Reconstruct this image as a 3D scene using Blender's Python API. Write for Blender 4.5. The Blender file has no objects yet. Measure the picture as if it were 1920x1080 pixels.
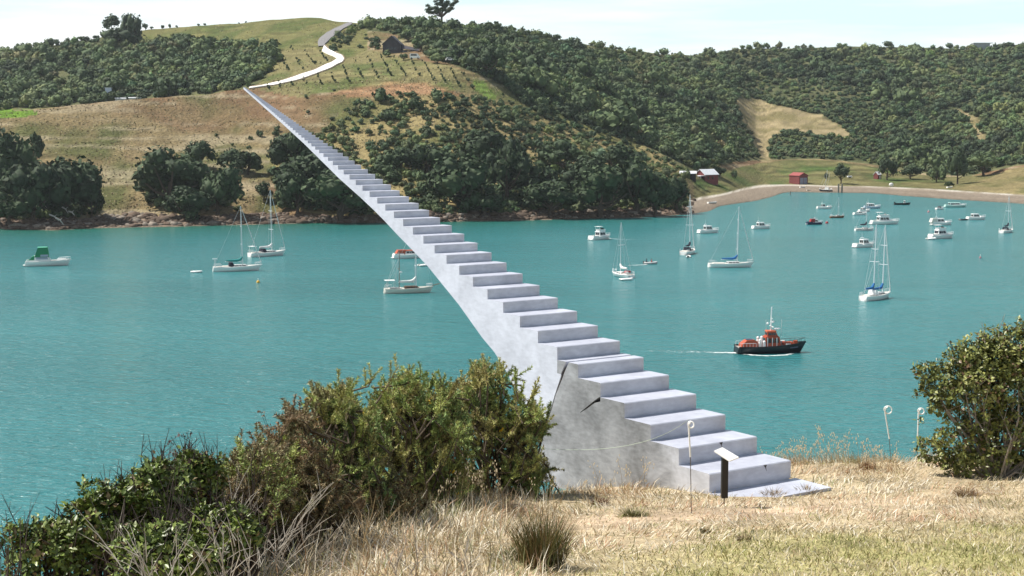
import bpy, bmesh, math, random
import numpy as np
from mathutils import Vector, Matrix
from mathutils.geometry import tessellate_polygon

rnd = random.Random(7)
rng = np.random.default_rng(7)
SC = bpy.context.scene
COL = SC.collection
RAD = math.radians

# ------------------------------------------------------------------ camera geometry (metres, sea level z = 0)
FPX, YH, CAMH = 2900.0, 235.0, 30.0
PITCH = math.atan((540 - YH) / FPX)
CP, SP = math.cos(PITCH), math.sin(PITCH)

def ray(x, y):
    a = (x - 960) / FPX; b = (540 - y) / FPX
    return a, CP + b * SP, -SP + b * CP

def at(x, y, Y):
    """the place seen at a photo position, at depth Y"""
    dx, dy, dz = ray(x, y); t = Y / dy
    return Vector((dx * t, Y, CAMH + dz * t))

def sea(x, y):
    dx, dy, dz = ray(x, y); t = -CAMH / dz
    return Vector((dx * t, dy * t, 0))

def lerp_tab(tab, x, sm=5.0):
    xs, ys = zip(*tab); x = np.asarray(x, float); r = 0
    for o, w_ in ((-1.6, .11), (-0.8, .23), (0, .32), (0.8, .23), (1.6, .11)): r = r + w_ * np.interp(x + o * sm, xs, ys)
    return r

# ------------------------------------------------------------------ noise
def _hash(ix, iy, seed):
    h = (ix.astype(np.int64) * 374761393 + iy.astype(np.int64) * 668265263 + seed * 2147483647) & 0xffffffff
    h = ((h ^ (h >> 13)) * 1274126177) & 0xffffffff
    return ((h ^ (h >> 16)) & 0xffff) / 65535.0

def vnoise(x, y, seed=0):
    x = np.asarray(x, float); y = np.asarray(y, float)
    ix = np.floor(x); iy = np.floor(y); fx = x - ix; fy = y - iy
    fx = fx * fx * (3 - 2 * fx); fy = fy * fy * (3 - 2 * fy)
    a = _hash(ix, iy, seed); b = _hash(ix + 1, iy, seed); c = _hash(ix, iy + 1, seed); d = _hash(ix + 1, iy + 1, seed)
    return (a * (1 - fx) + b * fx) * (1 - fy) + (c * (1 - fx) + d * fx) * fy

def fbm(x, y, seed=0, octv=4):
    s = 0; a = 0.5
    for o in range(octv):
        s = s + a * vnoise(np.asarray(x) * 2 ** o, np.asarray(y) * 2 ** o, seed + o); a *= 0.5
    return s

def inpoly(x, y, poly):
    x = np.asarray(x, float); y = np.asarray(y, float); r = np.zeros(x.shape, bool)
    n = len(poly)
    for i in range(n):
        x0, y0 = poly[i]; x1, y1 = poly[(i + 1) % n]
        if y0 == y1: continue
        c = ((y0 > y) != (y1 > y)) & (x < (x1 - x0) * (y - y0) / (y1 - y0) + x0)
        r ^= c
    return r

# ------------------------------------------------------------------ materials
def mat(name, col, rough=0.6, metal=0.0, var=0.0, scale=4.0, col2=None, bump=0.0, bscale=20.0, spec=0.5, attr=None, rand=None, detail=5.0):
    """principled material; var darkens/lightens by noise, col2 mixes in by noise, attr multiplies a colour attribute, rand = (colour list) picked by object"""
    m = bpy.data.materials.new(name); m.use_nodes = True
    nt = m.node_tree; N = nt.nodes; Lk = nt.links
    b = N['Principled BSDF']
    b.inputs['Roughness'].default_value = rough; b.inputs['Metallic'].default_value = metal
    b.inputs['Specular IOR Level'].default_value = spec
    geo = N.new('ShaderNodeNewGeometry')
    def noise(sc, seed, det=detail):
        n = N.new('ShaderNodeTexNoise'); n.inputs['Scale'].default_value = sc; n.inputs['Detail'].default_value = det
        mp = N.new('ShaderNodeMapping'); mp.inputs['Location'].default_value = (seed * 13.1, seed * 7.7, seed * 3.3)
        Lk.new(geo.outputs['Position'], mp.inputs['Vector']); Lk.new(mp.outputs[0], n.inputs['Vector']); return n
    src = None
    if attr:
        at_ = N.new('ShaderNodeAttribute'); at_.attribute_name = attr; src = at_.outputs['Color']
    if rand:
        oi = N.new('ShaderNodeObjectInfo'); rp = N.new('ShaderNodeValToRGB')
        e = rp.color_ramp.elements
        e[0].color = (*rand[0], 1); e[1].color = (*rand[-1], 1)
        for i, c in enumerate(rand[1:-1]):
            q = e.new((i + 1) / (len(rand) - 1)); q.color = (*c, 1)
        Lk.new(oi.outputs['Random'], rp.inputs['Fac']); src = rp.outputs[0]
    if src is None:
        rgb = N.new('ShaderNodeRGB'); rgb.outputs[0].default_value = (*col, 1); src = rgb.outputs[0]
    if col2 is not None:
        n = noise(scale, 1); rp = N.new('ShaderNodeValToRGB'); rp.color_ramp.elements[0].position = 0.4; rp.color_ramp.elements[1].position = 0.62
        mx = N.new('ShaderNodeMix'); mx.data_type = 'RGBA'
        Lk.new(n.outputs[0], rp.inputs['Fac']); Lk.new(rp.outputs[0], mx.inputs[0]); Lk.new(src, mx.inputs[6]); mx.inputs[7].default_value = (*col2, 1); src = mx.outputs[2]
    if var:
        n = noise(scale * 2.3, 2); mr = N.new('ShaderNodeMapRange'); mr.inputs[1].default_value = 0.25; mr.inputs[2].default_value = 0.75
        mr.inputs[3].default_value = 1 - var; mr.inputs[4].default_value = 1 + var
        mx = N.new('ShaderNodeVectorMath'); mx.operation = 'SCALE'
        Lk.new(n.outputs[0], mr.inputs[0]); Lk.new(src, mx.inputs[0]); Lk.new(mr.outputs[0], mx.inputs['Scale']); src = mx.outputs[0]
    Lk.new(src, b.inputs['Base Color'])
    if bump:
        n = noise(bscale, 3, 6); bp = N.new('ShaderNodeBump'); bp.inputs['Strength'].default_value = bump; bp.inputs['Distance'].default_value = 1.0 / bscale
        Lk.new(n.outputs[0], bp.inputs['Height']); Lk.new(bp.outputs[0], b.inputs['Normal'])
    return m

# ------------------------------------------------------------------ mesh helpers
def link(o, parent=None):
    COL.objects.link(o)
    if parent is not None: o.parent = parent
    return o

def mesh_obj(name, v, f, m=None, parent=None, smooth=False, attrs=None):
    """v (n,3) ; f list of lists, or an (m,k) array, or a tuple of arrays with different k"""
    me = bpy.data.meshes.new(name)
    if isinstance(f, list):
        me.from_pydata([tuple(p) for p in v], [], f)
    else:
        v = np.asarray(v, np.float32)
        fs = f if isinstance(f, tuple) else (f,)
        me.vertices.add(len(v)); me.vertices.foreach_set('co', v.ravel())
        loops = np.concatenate([a.ravel() for a in fs]).astype(np.int32)
        tot = np.concatenate([np.full(len(a), a.shape[1], np.int32) for a in fs])
        st = np.concatenate([[0], np.cumsum(tot)[:-1]]).astype(np.int32)
        me.loops.add(len(loops)); me.loops.foreach_set('vertex_index', loops)
        me.polygons.add(len(tot)); me.polygons.foreach_set('loop_start', st); me.polygons.foreach_set('loop_total', tot)
        me.update(calc_edges=True)
    if attrs:
        for k, a in attrs.items():
            at_ = me.attributes.new(k, 'FLOAT_COLOR', 'POINT')
            c = np.ones((len(a), 4), np.float32); c[:, :3] = a; at_.data.foreach_set('color', c.ravel())
    me.validate(); me.update()
    if smooth: me.polygons.foreach_set('use_smooth', [True] * len(me.polygons))
    if m: me.materials.append(m)
    return link(bpy.data.objects.new(name, me), parent)

class MB:
    def __init__(s): s.v = []; s.f = []
    def add(s, v, f):
        o = len(s.v); s.v += [tuple(p) for p in v]; s.f += [[i + o for i in q] for q in f]; return s
    def box(s, c, d, rz=0, taper=(1, 1), off=(0, 0)):
        """centre of the bottom face c, size d; the top face scaled by taper and shifted by off"""
        x, y, z = c; a, b, h = d[0] / 2, d[1] / 2, d[2]
        p = [(-a, -b, 0), (a, -b, 0), (a, b, 0), (-a, b, 0)]
        p += [(q[0] * taper[0] + off[0], q[1] * taper[1] + off[1], h) for q in p]
        cr, sr = math.cos(rz), math.sin(rz)
        p = [(x + q[0] * cr - q[1] * sr, y + q[0] * sr + q[1] * cr, z + q[2]) for q in p]
        return s.add(p, [[0, 3, 2, 1], [4, 5, 6, 7], [0, 1, 5, 4], [1, 2, 6, 5], [2, 3, 7, 6], [3, 0, 4, 7]])
    def tube(s, pts, r, n=6, cap=True):
        pts = [Vector(p) for p in pts]; r = r if hasattr(r, '__len__') else [r] * len(pts)
        vs = []; fs = []
        up = Vector((0.13, 0.21, 1)).normalized()
        for i, p in enumerate(pts):
            d = (pts[min(i + 1, len(pts) - 1)] - pts[max(i - 1, 0)]).normalized()
            u = d.cross(up)
            if u.length < 1e-3: u = d.cross(Vector((1, 0, 0)))
            u.normalize(); w = d.cross(u)
            for k in range(n):
                a = 2 * math.pi * k / n; vs.append(p + (u * math.cos(a) + w * math.sin(a)) * r[i])
        for i in range(len(pts) - 1):
            for k in range(n):
                fs.append([i * n + k, i * n + (k + 1) % n, (i + 1) * n + (k + 1) % n, (i + 1) * n + k])
        if cap: fs.append(list(range(n))[::-1]); fs.append([(len(pts) - 1) * n + k for k in range(n)])
        return s.add(vs, fs)
    def ball(s, c, r, n=8, m=5):
        r = r if hasattr(r, '__len__') else (r, r, r); vs = []; fs = []
        for i in range(m + 1):
            t = math.pi * i / m
            for k in range(n):
                a = 2 * math.pi * k / n
                vs.append((c[0] + r[0] * math.sin(t) * math.cos(a), c[1] + r[1] * math.sin(t) * math.sin(a), c[2] + r[2] * math.cos(t)))
        for i in range(m):
            for k in range(n): fs.append([i * n + k, (i + 1) * n + k, (i + 1) * n + (k + 1) % n, i * n + (k + 1) % n])
        return s.add(vs, fs)
    def prism(s, poly, lo, hi, fr):
        """closed outline poly (2d) extruded between lo and hi; fr(a,b,w) -> point; lo, hi may be functions of (a,b)"""
        L = lo if callable(lo) else (lambda a, b: lo); H = hi if callable(hi) else (lambda a, b: hi)
        n = len(poly)
        vs = [fr(a, b, L(a, b)) for a, b in poly] + [fr(a, b, H(a, b)) for a, b in poly]
        tri = tessellate_polygon([[Vector((a, b, 0)) for a, b in poly]])
        fs = [list(t) for t in tri] + [[i + n for i in t][::-1] for t in tri]
        fs += [[i, (i + 1) % n, n + (i + 1) % n, n + i] for i in range(n)]
        return s.add(vs, fs)
    def make(s, name, m, parent=None, smooth=False, fix=True):
        o = mesh_obj(name, s.v, s.f, m, parent, smooth)
        if fix:
            bm = bmesh.new(); bm.from_mesh(o.data); bmesh.ops.recalc_face_normals(bm, faces=bm.faces); bm.to_mesh(o.data); bm.free()
        return o

def tag(o, label, cat, group=None):
    o['label'] = label; o['category'] = cat
    if group: o['group'] = group
    return o

def thing(name, label, cat, loc=(0, 0, 0), rz=0, group=None):
    o = bpy.data.objects.new(name, None); COL.objects.link(o); o.empty_display_size = 0.3
    o.location = loc; o.rotation_euler = (0, 0, rz)
    return tag(o, label, cat, group)

def kind(o, k):
    o['kind'] = k; return o

def dup(root, loc, rz=0, sc=(1, 1, 1), label=None, group=None):
    r = root.copy(); COL.objects.link(r); r.location = loc; r.rotation_euler = (0, 0, rz); r.scale = sc
    if label: r['label'] = label
    if group: r['group'] = group
    for ch in list(root.children):
        c = ch.copy(); COL.objects.link(c); c.parent = r
        for g in list(ch.children):
            d = g.copy(); COL.objects.link(d); d.parent = c
    return r

# ------------------------------------------------------------------ sun, sky, camera
SUN_EL, SUN_AZ = RAD(55), RAD(80)            # azimuth measured from straight ahead towards the left
sdir = Vector((-math.sin(SUN_AZ) * math.cos(SUN_EL), math.cos(SUN_AZ) * math.cos(SUN_EL), math.sin(SUN_EL)))
ld = bpy.data.lights.new('sun', 'SUN'); ld.energy = 5.0; ld.angle = RAD(0.53); ld.color = (1.0, 0.95, 0.87)
lo_ = bpy.data.objects.new('sun', ld); COL.objects.link(lo_); lo_.location = (-60, 20, 120)
lo_.rotation_euler = sdir.to_track_quat('Z', 'Y').to_euler()

w = bpy.data.worlds.new('World'); SC.world = w; w.use_nodes = True
nt = w.node_tree; N = nt.nodes; Lk = nt.links
bg = N['Background']; bg.inputs['Strength'].default_value = 0.062
sky = N.new('ShaderNodeTexSky'); sky.sky_type = 'NISHITA'; sky.sun_disc = False
sky.sun_elevation = SUN_EL; sky.sun_rotation = -SUN_AZ; sky.air_density = 1.0; sky.dust_density = 2.2; sky.ozone_density = 1.0; sky.altitude = 30
tc = N.new('ShaderNodeTexCoord'); mp = N.new('ShaderNodeMapping'); mp.inputs['Scale'].default_value = (2.2, 2.2, 26)
n1 = N.new('ShaderNodeTexNoise'); n1.inputs['Scale'].default_value = 1.6; n1.inputs['Detail'].default_value = 6; n1.inputs['Roughness'].default_value = 0.55
rp = N.new('ShaderNodeValToRGB'); rp.color_ramp.elements[0].position = 0.38; rp.color_ramp.elements[1].position = 0.60
rp.color_ramp.elements[0].color = (10.4, 13.4, 13.7, 1); rp.color_ramp.elements[1].color = (14.4, 15, 14.9, 1)
mx = N.new('ShaderNodeMix'); mx.data_type = 'RGBA'
sep = N.new('ShaderNodeSeparateXYZ'); Lk.new(tc.outputs['Generated'], sep.inputs[0])
hz = N.new('ShaderNodeMapRange'); hz.interpolation_type = 'SMOOTHSTEP'; hz.inputs[1].default_value = 0.10; hz.inputs[2].default_value = 0.36; hz.inputs[3].default_value = 0.92; hz.inputs[4].default_value = 0.12
Lk.new(sep.outputs[2], hz.inputs[0])
Lk.new(tc.outputs['Generated'], mp.inputs[0]); Lk.new(mp.outputs[0], n1.inputs['Vector']); Lk.new(n1.outputs[0], rp.inputs[0])
Lk.new(hz.outputs[0], mx.inputs[0]); Lk.new(sky.outputs[0], mx.inputs[6]); Lk.new(rp.outputs[0], mx.inputs[7]); Lk.new(mx.outputs[2], bg.inputs['Color'])

cd = bpy.data.cameras.new('camera'); cam = bpy.data.objects.new('camera', cd); COL.objects.link(cam)
cd.sensor_width = 36; cd.lens = FPX / 1920 * 36; cd.clip_start = 0.1; cd.clip_end = 20000
cam.location = (0, 0, CAMH); cam.rotation_euler = (math.pi / 2 - PITCH, 0, 0); SC.camera = cam
SC.view_settings.view_transform = 'Standard'; SC.view_settings.look = 'None'; SC.view_settings.gamma = 1; SC.view_settings.exposure = 0.44
SC.cycles.max_bounces = 6; SC.cycles.diffuse_bounces = 3; SC.cycles.transparent_max_bounces = 8
# ================================================================== FAR LAND
SHORE = [(-2600, 440), (-400, 440), (0, 430), (100, 432), (180, 428), (330, 425), (520, 420), (620, 418), (760, 418), (880, 415), (1000, 413), (1100, 410), (1200, 408), (1290, 402), (1332, 396), (1346, 387), (1373, 383), (1415, 377), (1448, 369), (1466, 362), (1484, 360), (1532, 361), (1636, 362), (1691, 367), (1785, 374), (1916, 382), (2200, 396), (4500, 420)]
BEACH = [(-2600, 418), (-400, 418), (0, 412), (150, 410), (190, 405), (250, 401), (330, 405), (420, 405), (500, 400), (560, 403), (640, 408), (760, 404), (860, 400), (1000, 396), (1100, 394), (1200, 391), (1255, 384), (1296, 372), (1323, 366), (1350, 363), (1373, 357), (1398, 350), (1427, 345), (1469, 345), (1521, 346), (1582, 348.5), (1616, 348), (1672, 350), (1729, 352), (1794, 356), (1916, 364), (2200, 376), (4500, 395)]
# foot of the hill: photo height, depth
FOOT_Y = [(-2600, 370), (0, 360), (190, 370), (480, 365), (760, 370), (1000, 360), (1255, 350), (1330, 330), (1427, 300), (1547, 301), (1630, 310), (1713, 326), (1813, 336), (1880, 322), (1916, 316), (2200, 310), (4500, 310)]
FOOT_D = [(-2600, 490), (0, 490), (480, 500), (760, 505), (1000, 520), (1255, 560), (1330, 700), (1427, 830), (1547, 840), (1713, 800), (1813, 770), (1916, 740), (2200, 700), (4500, 690)]
EDGE_Y = [(-2600, 215), (-400, 212), (0, 207), (110, 201), (250, 188), (380, 178), (470, 166), (600, 150), (750, 140), (850, 135), (920, 140), (1000, 150), (1100, 160), (1200, 165), (1290, 165), (1350, 167), (1377, 182), (1402, 235), (1427, 296), (1547, 297), (1713, 320), (1813, 330), (1916, 311), (2200, 304), (4500, 304)]
EDGE_D = [(-2600, 560), (0, 560), (250, 590), (470, 640), (750, 640), (850, 640), (1000, 700), (1100, 765), (1200, 860), (1290, 935), (1350, 990), (1377, 1000), (1402, 925), (1427, 850), (1547, 848), (1713, 806), (1813, 776), (1916, 746), (2200, 710), (4500, 700)]
GAP_Y = [(-2600, 30), (0, 30), (250, 26), (400, 16), (470, 0), (1150, 0), (1440, -1), (4500, -1)]
GAP_D = [(-2600, 90), (0, 90), (250, 90), (400, 60), (475, 4), (1150, 4), (1427, 8), (4500, 8)]
RIDGE_Y = [(-2600, 100), (-400, 98), (0, 97), (60, 90), (110, 86), (190, 72), (240, 64), (270, 57), (350, 50), (450, 42), (500, 36.5), (560, 33), (600, 33), (640, 39), (672, 46), (720, 46), (770, 43), (800, 39), (830, 43), (870, 49), (930, 55), (1000, 66), (1060, 76), (1100, 83), (1200, 96), (1240, 100), (1300, 104), (1330, 104), (1350, 98), (1400, 92), (1500, 90), (1600, 89), (1700, 88), (1750, 90), (1800, 92), (1850, 92), (1880, 86), (1920, 81), (2300, 70), (4500, 80)]
RIDGE_D = [(-2600, 1000), (0, 950), (270, 950), (600, 900), (700, 830), (830, 800), (1000, 900), (1200, 1050), (1350, 1200), (1920, 1250), (4500, 1250)]

def nodes(x):
    """depth and photo height of the profile nodes for photo columns x (array)"""
    x = np.asarray(x, float)
    T = lambda t: lerp_tab(t, x, 6 if t in (SHORE, BEACH, RIDGE_Y) else (12 if t is EDGE_Y else (26 if t is EDGE_D else 45)))
    ys = T(SHORE); yb = T(BEACH)
    def depth_for_z(y, z):
        b = (540 - y) / FPX; dy = CP + b * SP; dz = -SP + b * CP
        return (z - CAMH) / dz * dy
    D0 = depth_for_z(ys, 0.0)
    zb = np.interp(x, [-2600, 1200, 1330, 4500], [2.2, 2.2, 1.6, 1.6])
    Db = np.maximum(depth_for_z(yb, zb), D0 + 3)
    fy, fd = T(FOOT_Y), T(FOOT_D); ey, ed = T(EDGE_Y), T(EDGE_D)
    gy, gd = ey + T(GAP_Y), ed + T(GAP_D)
    ry, rd = T(RIDGE_Y), T(RIDGE_D)
    my = gy + (ry - gy) * 0.55; md = gd + (rd - gd) * 0.46
    Y = np.stack([D0 - 25, D0, Db, fd, ed, gd, md, rd, rd + 160, rd + 420])
    y = np.stack([ys + 16, ys, yb, fy, ey, gy, my, ry, ry + 55, ry + 130])
    return Y, y

def rug(X, Y, z):
    """small relief added to every land point above the beach"""
    k = np.clip((z - 2.5) / 6, 0, 1)
    return k * ((fbm(X / 38, Y / 38, 3, 3) - 0.44) * 3.0 + (fbm(X / 9, Y / 9, 9, 2) - 0.37) * 0.7)

def pix_to_world(x, y, Y):
    a = (x - 960) / FPX; b = (540 - y) / FPX
    dy = CP + b * SP; dz = -SP + b * CP; t = Y / dy
    return a * t, Y, CAMH + dz * t

def land(x, y, layer=0):
    """arrays of photo positions -> land points (nan where sky). layer 1: only beyond the crest"""
    x = np.atleast_1d(np.asarray(x, float)); y = np.atleast_1d(np.asarray(y, float))
    NY, Ny = nodes(x); D = np.full(x.shape, np.nan)
    for k in range(1 if not layer else 5, 7):
        y0, y1 = Ny[k], Ny[k + 1]
        hit = np.isnan(D) & (y <= y0 + 0.01) & (y >= y1 - 0.01) & (y0 > y1)
        t = np.clip((y0 - y) / np.where(y0 > y1, y0 - y1, 1), 0, 1)
        D = np.where(hit, NY[k] + (NY[k + 1] - NY[k]) * t, D)
    X, YY, Z = pix_to_world(x, y, D)
    Z = Z + np.where(np.isnan(Z), 0, rug(np.nan_to_num(X), np.nan_to_num(YY), np.nan_to_num(Z)))
    return np.stack([X, YY, Z], -1)

def land1(x, y, layer=0): return Vector(land([x], [y], layer)[0])

# --- zones of the ground (photo positions), later turned into the colour of the soil and grass
BUSH_LEFT = [(-500, 70), (-400, 95), (0, 92), (60, 84), (110, 80), (190, 72), (262, 84), (330, 78), (420, 82), (480, 88), (518, 100), (512, 120), (502, 142), (478, 160), (440, 172), (380, 178), (250, 188), (110, 202), (0, 206), (-500, 214)]
BUSH_TOP = [(676, 40), (760, 36), (800, 40), (830, 44), (870, 48), (1000, 62), (1100, 80), (1200, 94), (1300, 102), (1330, 102), (1350, 96), (1400, 88), (1500, 86), (1700, 84), (1800, 89), (1880, 82), (1920, 76), (2400, 62), (2400, 300), (1916, 310), (1813, 332), (1713, 322), (1630, 308), (1547, 301), (1427, 300), (1380, 303), (1330, 318), (1290, 318), (1240, 290), (1180, 260), (1100, 232), (1000, 206), (985, 195), (940, 158), (900, 142), (865, 128), (835, 117), (812, 114), (800, 104), (786, 88), (756, 68), (716, 62), (690, 58), (676, 54)]
CLEAR1 = [(1377, 186), (1413, 185), (1453, 197), (1497, 207), (1540, 217), (1573, 233), (1598, 255), (1593, 264), (1563, 257), (1513, 250), (1473, 247), (1443, 263), (1440, 283), (1447, 303), (1427, 303), (1413, 267), (1393, 227)]
CLEAR2 = [(1785, 203), (1803, 203), (1843, 227), (1833, 237), (1847, 253), (1847, 264), (1827, 260), (1817, 232), (1800, 220)]
SCRUB = [(655, 205), (700, 190), (760, 178), (830, 178), (900, 186), (985, 200), (1100, 232), (1180, 260), (1240, 290), (1290, 318), (1290, 395), (1000, 398), (860, 402), (640, 408), (560, 395), (520, 340), (500, 290), (520, 262), (600, 250), (625, 225)]
VINE = [(475, 166), (530, 158), (597, 138), (640, 112), (690, 92), (760, 108), (840, 122), (900, 150), (985, 196), (940, 190), (860, 172), (760, 158), (640, 172), (560, 185)]
VINE2 = [(512, 100), (590, 90), (632, 106), (618, 122), (560, 140), (480, 160), (500, 140)]

def zone_colour(px, py, X, Y, Z, k):
    """true ground colour (linear) at photo position; k = profile segment index"""
    n = px.size
    big = fbm(X / 55, Y / 55, 21, 4); med = fbm(X / 13, Y / 26, 31, 5); fine = vnoise(X / 2.2, Y / 3.0, 41) * .6 + vnoise(X / .9, Y / 1.2, 43) * .4
    strk = fbm(X / 30 + Z / 3, Z / 1.6, 51, 3)
    def mixc(a, b, t):
        t = np.clip(t, 0, 1)[:, None]; return np.asarray(a) * (1 - t) + np.asarray(b) * t
    straw = np.array([0.20, 0.155, 0.08]); olive = np.array([0.095, 0.10, 0.038]); red = np.array([0.175, 0.105, 0.06]); pale = np.array([0.33, 0.28, 0.185])
    c = mixc(olive, straw, (med - 0.30) * 4.5)
    c = mixc(0, 0, np.zeros(n)) + c
    c = c * (1 - np.clip((big - 0.47) * 7, 0, 0.85)[:, None]) + red * np.clip((big - 0.47) * 7, 0, 0.85)[:, None]
    c = c * (1 - np.clip((strk - 0.50) * 6, 0, 0.6)[:, None]) + pale * np.clip((strk - 0.50) * 6, 0, 0.6)[:, None]
    # grassy hill top behind the left bush
    top = (k >= 5) & (px < 690)
    g = mixc([0.085, 0.105, 0.032], [0.145, 0.14, 0.054], (med - 0.28) * 4)
    c[top] = g[top]
    v = inpoly(px, py, VINE) | inpoly(px, py, VINE2)
    g = mixc([0.105, 0.125, 0.043], [0.185, 0.165, 0.075], (med - 0.27) * 4.5); c[v] = g[v]
    soil = (py > 150) & (py < 182) & (px > 600) & (px < 900)
    s_ = np.clip((fbm(X / 20, Y / 9, 77, 3) - 0.36) * 6, 0, 0.75) * soil
    c = c * (1 - s_[:, None]) + np.array([0.30, 0.165, 0.09]) * s_[:, None]
    # meadow behind the beach
    md = (k == 2) & (px > 1300)
    g = mixc([0.068, 0.105, 0.03], [0.14, 0.13, 0.056], (med - 0.30) * 3.5 + np.clip((py - 330) / 40, 0, 1) * 0.45); c[md] = g[md]
    mound = inpoly(px + (med - .45) * 40, py + (fine - .5) * 4, [(1780, 353), (1850, 338), (1920, 312), (4600, 290), (4600, 420), (1916, 366), (1794, 356)]) & (k >= 2) & (k < 5); g = mixc([0.115, 0.115, 0.045], [0.20, 0.165, 0.08], (med - 0.3) * 4); c[mound] = g[mound]
    lawn = inpoly(px, py, [(-400, 208), (0, 205), (62, 206), (76, 213), (40, 221), (-400, 226)]); c[lawn] = [0.13, 0.23, 0.03]
    lawn = inpoly(px, py, [(884, 150), (905, 152), (935, 186), (915, 188), (893, 172)]); c[lawn] = [0.15, 0.22, 0.05]
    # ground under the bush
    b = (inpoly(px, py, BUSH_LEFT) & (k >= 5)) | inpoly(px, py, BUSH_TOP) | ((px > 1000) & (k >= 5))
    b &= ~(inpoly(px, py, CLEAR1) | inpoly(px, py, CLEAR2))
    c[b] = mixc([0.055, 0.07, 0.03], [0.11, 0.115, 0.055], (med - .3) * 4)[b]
    cl = inpoly(px, py, CLEAR1) | inpoly(px, py, CLEAR2)
    g = mixc([0.175, 0.15, 0.07], [0.29, 0.235, 0.135], (fbm(X / 12, Y / 6, 88, 3) - 0.3) * 4); c[cl] = g[cl]
    sc = inpoly(px, py, SCRUB); g = mixc([0.12, 0.125, 0.045], [0.26, 0.21, 0.10], (med - 0.30) * 4.5); c[sc] = g[sc]
    ter = np.sin(Z * 2.6 + fbm(X / 18, Y / 18, 58, 3) * 16) * np.clip(fbm(X / 40, Y / 40, 59, 3) - .36, 0, .2) * 1.6
    c = c * (0.72 + 0.56 * fine)[:, None] * (1 + ter * (k >= 2))[:, None]
    # beach and shore rock
    bt = lerp_tab(BEACH, px); st = lerp_tab(SHORE, px)
    f = np.clip((py - bt) / np.maximum(st - bt, 1), 0, 1)
    be = (k <= 1)
    bands = .84 + .32 * vnoise(f * 7 + fbm(X / 25, Y / 25, 97, 2) * 3, X / 60, 98)
    peb = bands[:, None] * mixc([0.27, 0.225, 0.175], [0.155, 0.125, 0.095], f * 0.75 + (fine - 0.5) * 0.5)
    shell = (f < 0.17) & (px > 1290); peb[shell] = mixc([0.52, 0.48, 0.42], [0.30, 0.26, 0.205], (fbm(X / 8, Y / 8, 5, 2) - 0.30) * 4)[shell]
    rock = mixc([0.15, 0.11, 0.08], [0.25, 0.195, 0.15], fine); rk = (px < 1290)
    peb[rk] = rock[rk]; peb[f >= 1] = [0.10, 0.09, 0.07]
    c[be] = peb[be]
    return c

cols = np.concatenate([np.linspace(-2600, -420, 50), np.arange(-400, 2300, 3.6), np.linspace(2320, 4500, 50)])
NY, Ny = nodes(cols)
seg = [4, 8, 26, 44, 4, 26, 26, 6, 4]
rows_Y, rows_y, rows_k = [], [], []
for k in range(9):
    for i in range(seg[k] + (1 if k == 8 else 0)):
        t = i / seg[k]
        rows_Y.append(NY[k] + (NY[k + 1] - NY[k]) * t); rows_y.append(Ny[k] + (Ny[k + 1] - Ny[k]) * t); rows_k.append(k)
RY, Ry = np.array(rows_Y), np.array(rows_y); RK = np.repeat(np.array(rows_k)[:, None], len(cols), 1)
PX = np.repeat(cols[None], len(RY), 0)
X, Y_, Z = pix_to_world(PX, Ry, RY)
Z = np.where(RK == 0, np.minimum(Z, -0.05 - (1 - (RY - NY[0]) / 25) * 2.5), Z)
Z = Z + rug(X, Y_, Z)
Vt = np.stack([X, Y_, Z], -1).reshape(-1, 3)
nr, nc = RY.shape
ii = (np.arange(nr - 1)[:, None] * nc + np.arange(nc - 1)[None]).ravel()
Ft = np.stack([ii, ii + 1, ii + nc + 1, ii + nc], -1)
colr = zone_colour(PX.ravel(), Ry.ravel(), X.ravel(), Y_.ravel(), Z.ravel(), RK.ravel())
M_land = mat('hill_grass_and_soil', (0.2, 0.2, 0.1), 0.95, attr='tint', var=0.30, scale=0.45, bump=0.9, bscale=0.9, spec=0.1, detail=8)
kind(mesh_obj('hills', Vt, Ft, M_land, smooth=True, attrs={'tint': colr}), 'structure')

# ------------------------------------------------------------------ the sea
sc_cols = np.concatenate([np.linspace(-2600, -420, 30), np.arange(-400, 2300, 20.0), np.linspace(2320, 4500, 30)])
sh = lerp_tab(SHORE, sc_cols); b = (540 - sh) / FPX; Dsh = -CAMH / (-SP + b * CP) * (CP + b * SP)
fr = np.concatenate([np.array([0.0, 0.03, 0.06, 0.12, 0.2, 0.3, 0.4, 0.5, 0.6, 0.7]), np.linspace(0.76, 1.04, 36)])
SY = Dsh[None] * fr[:, None] + (1 - fr[:, None]) * 4
a_ = ((sc_cols - 960) / FPX)[None] / (CP + b * SP)[None]
SX = a_ * SY
gap = Dsh[None] - SY
shal = np.exp(-np.clip(gap, 0, None) / 34.0) * np.interp(sc_cols, [-400, 100, 900, 1250, 1400, 2300], [1, 1, 0.9, 0.35, 0.15, 0.15])[None]
Vs = np.stack([SX, SY, np.zeros_like(SX)], -1).reshape(-1, 3)
nr, nc = SX.shape; ii = (np.arange(nr - 1)[:, None] * nc + np.arange(nc - 1)[None]).ravel()
Fs = np.stack([ii, ii + 1, ii + nc + 1, ii + nc], -1)
shal = np.repeat(shal.reshape(-1)[:, None], 3, 1)
M_sea = bpy.data.materials.new('sea_water'); M_sea.use_nodes = True
nt = M_sea.node_tree; N = nt.nodes; Lk = nt.links; b_ = N['Principled BSDF']
b_.inputs['Roughness'].default_value = 0.19; b_.inputs['IOR'].default_value = 1.33; b_.inputs['Specular IOR Level'].default_value = 0.5
geo = N.new('ShaderNodeNewGeometry'); at_ = N.new('ShaderNodeAttribute'); at_.attribute_name = 'tint'
m1 = N.new('ShaderNodeMix'); m1.data_type = 'RGBA'; m1.inputs[6].default_value = (0.033, 0.180, 0.192, 1); m1.inputs[7].default_value = (0.010, 0.112, 0.078, 1)
Lk.new(at_.outputs['Fac'], m1.inputs[0])
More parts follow.
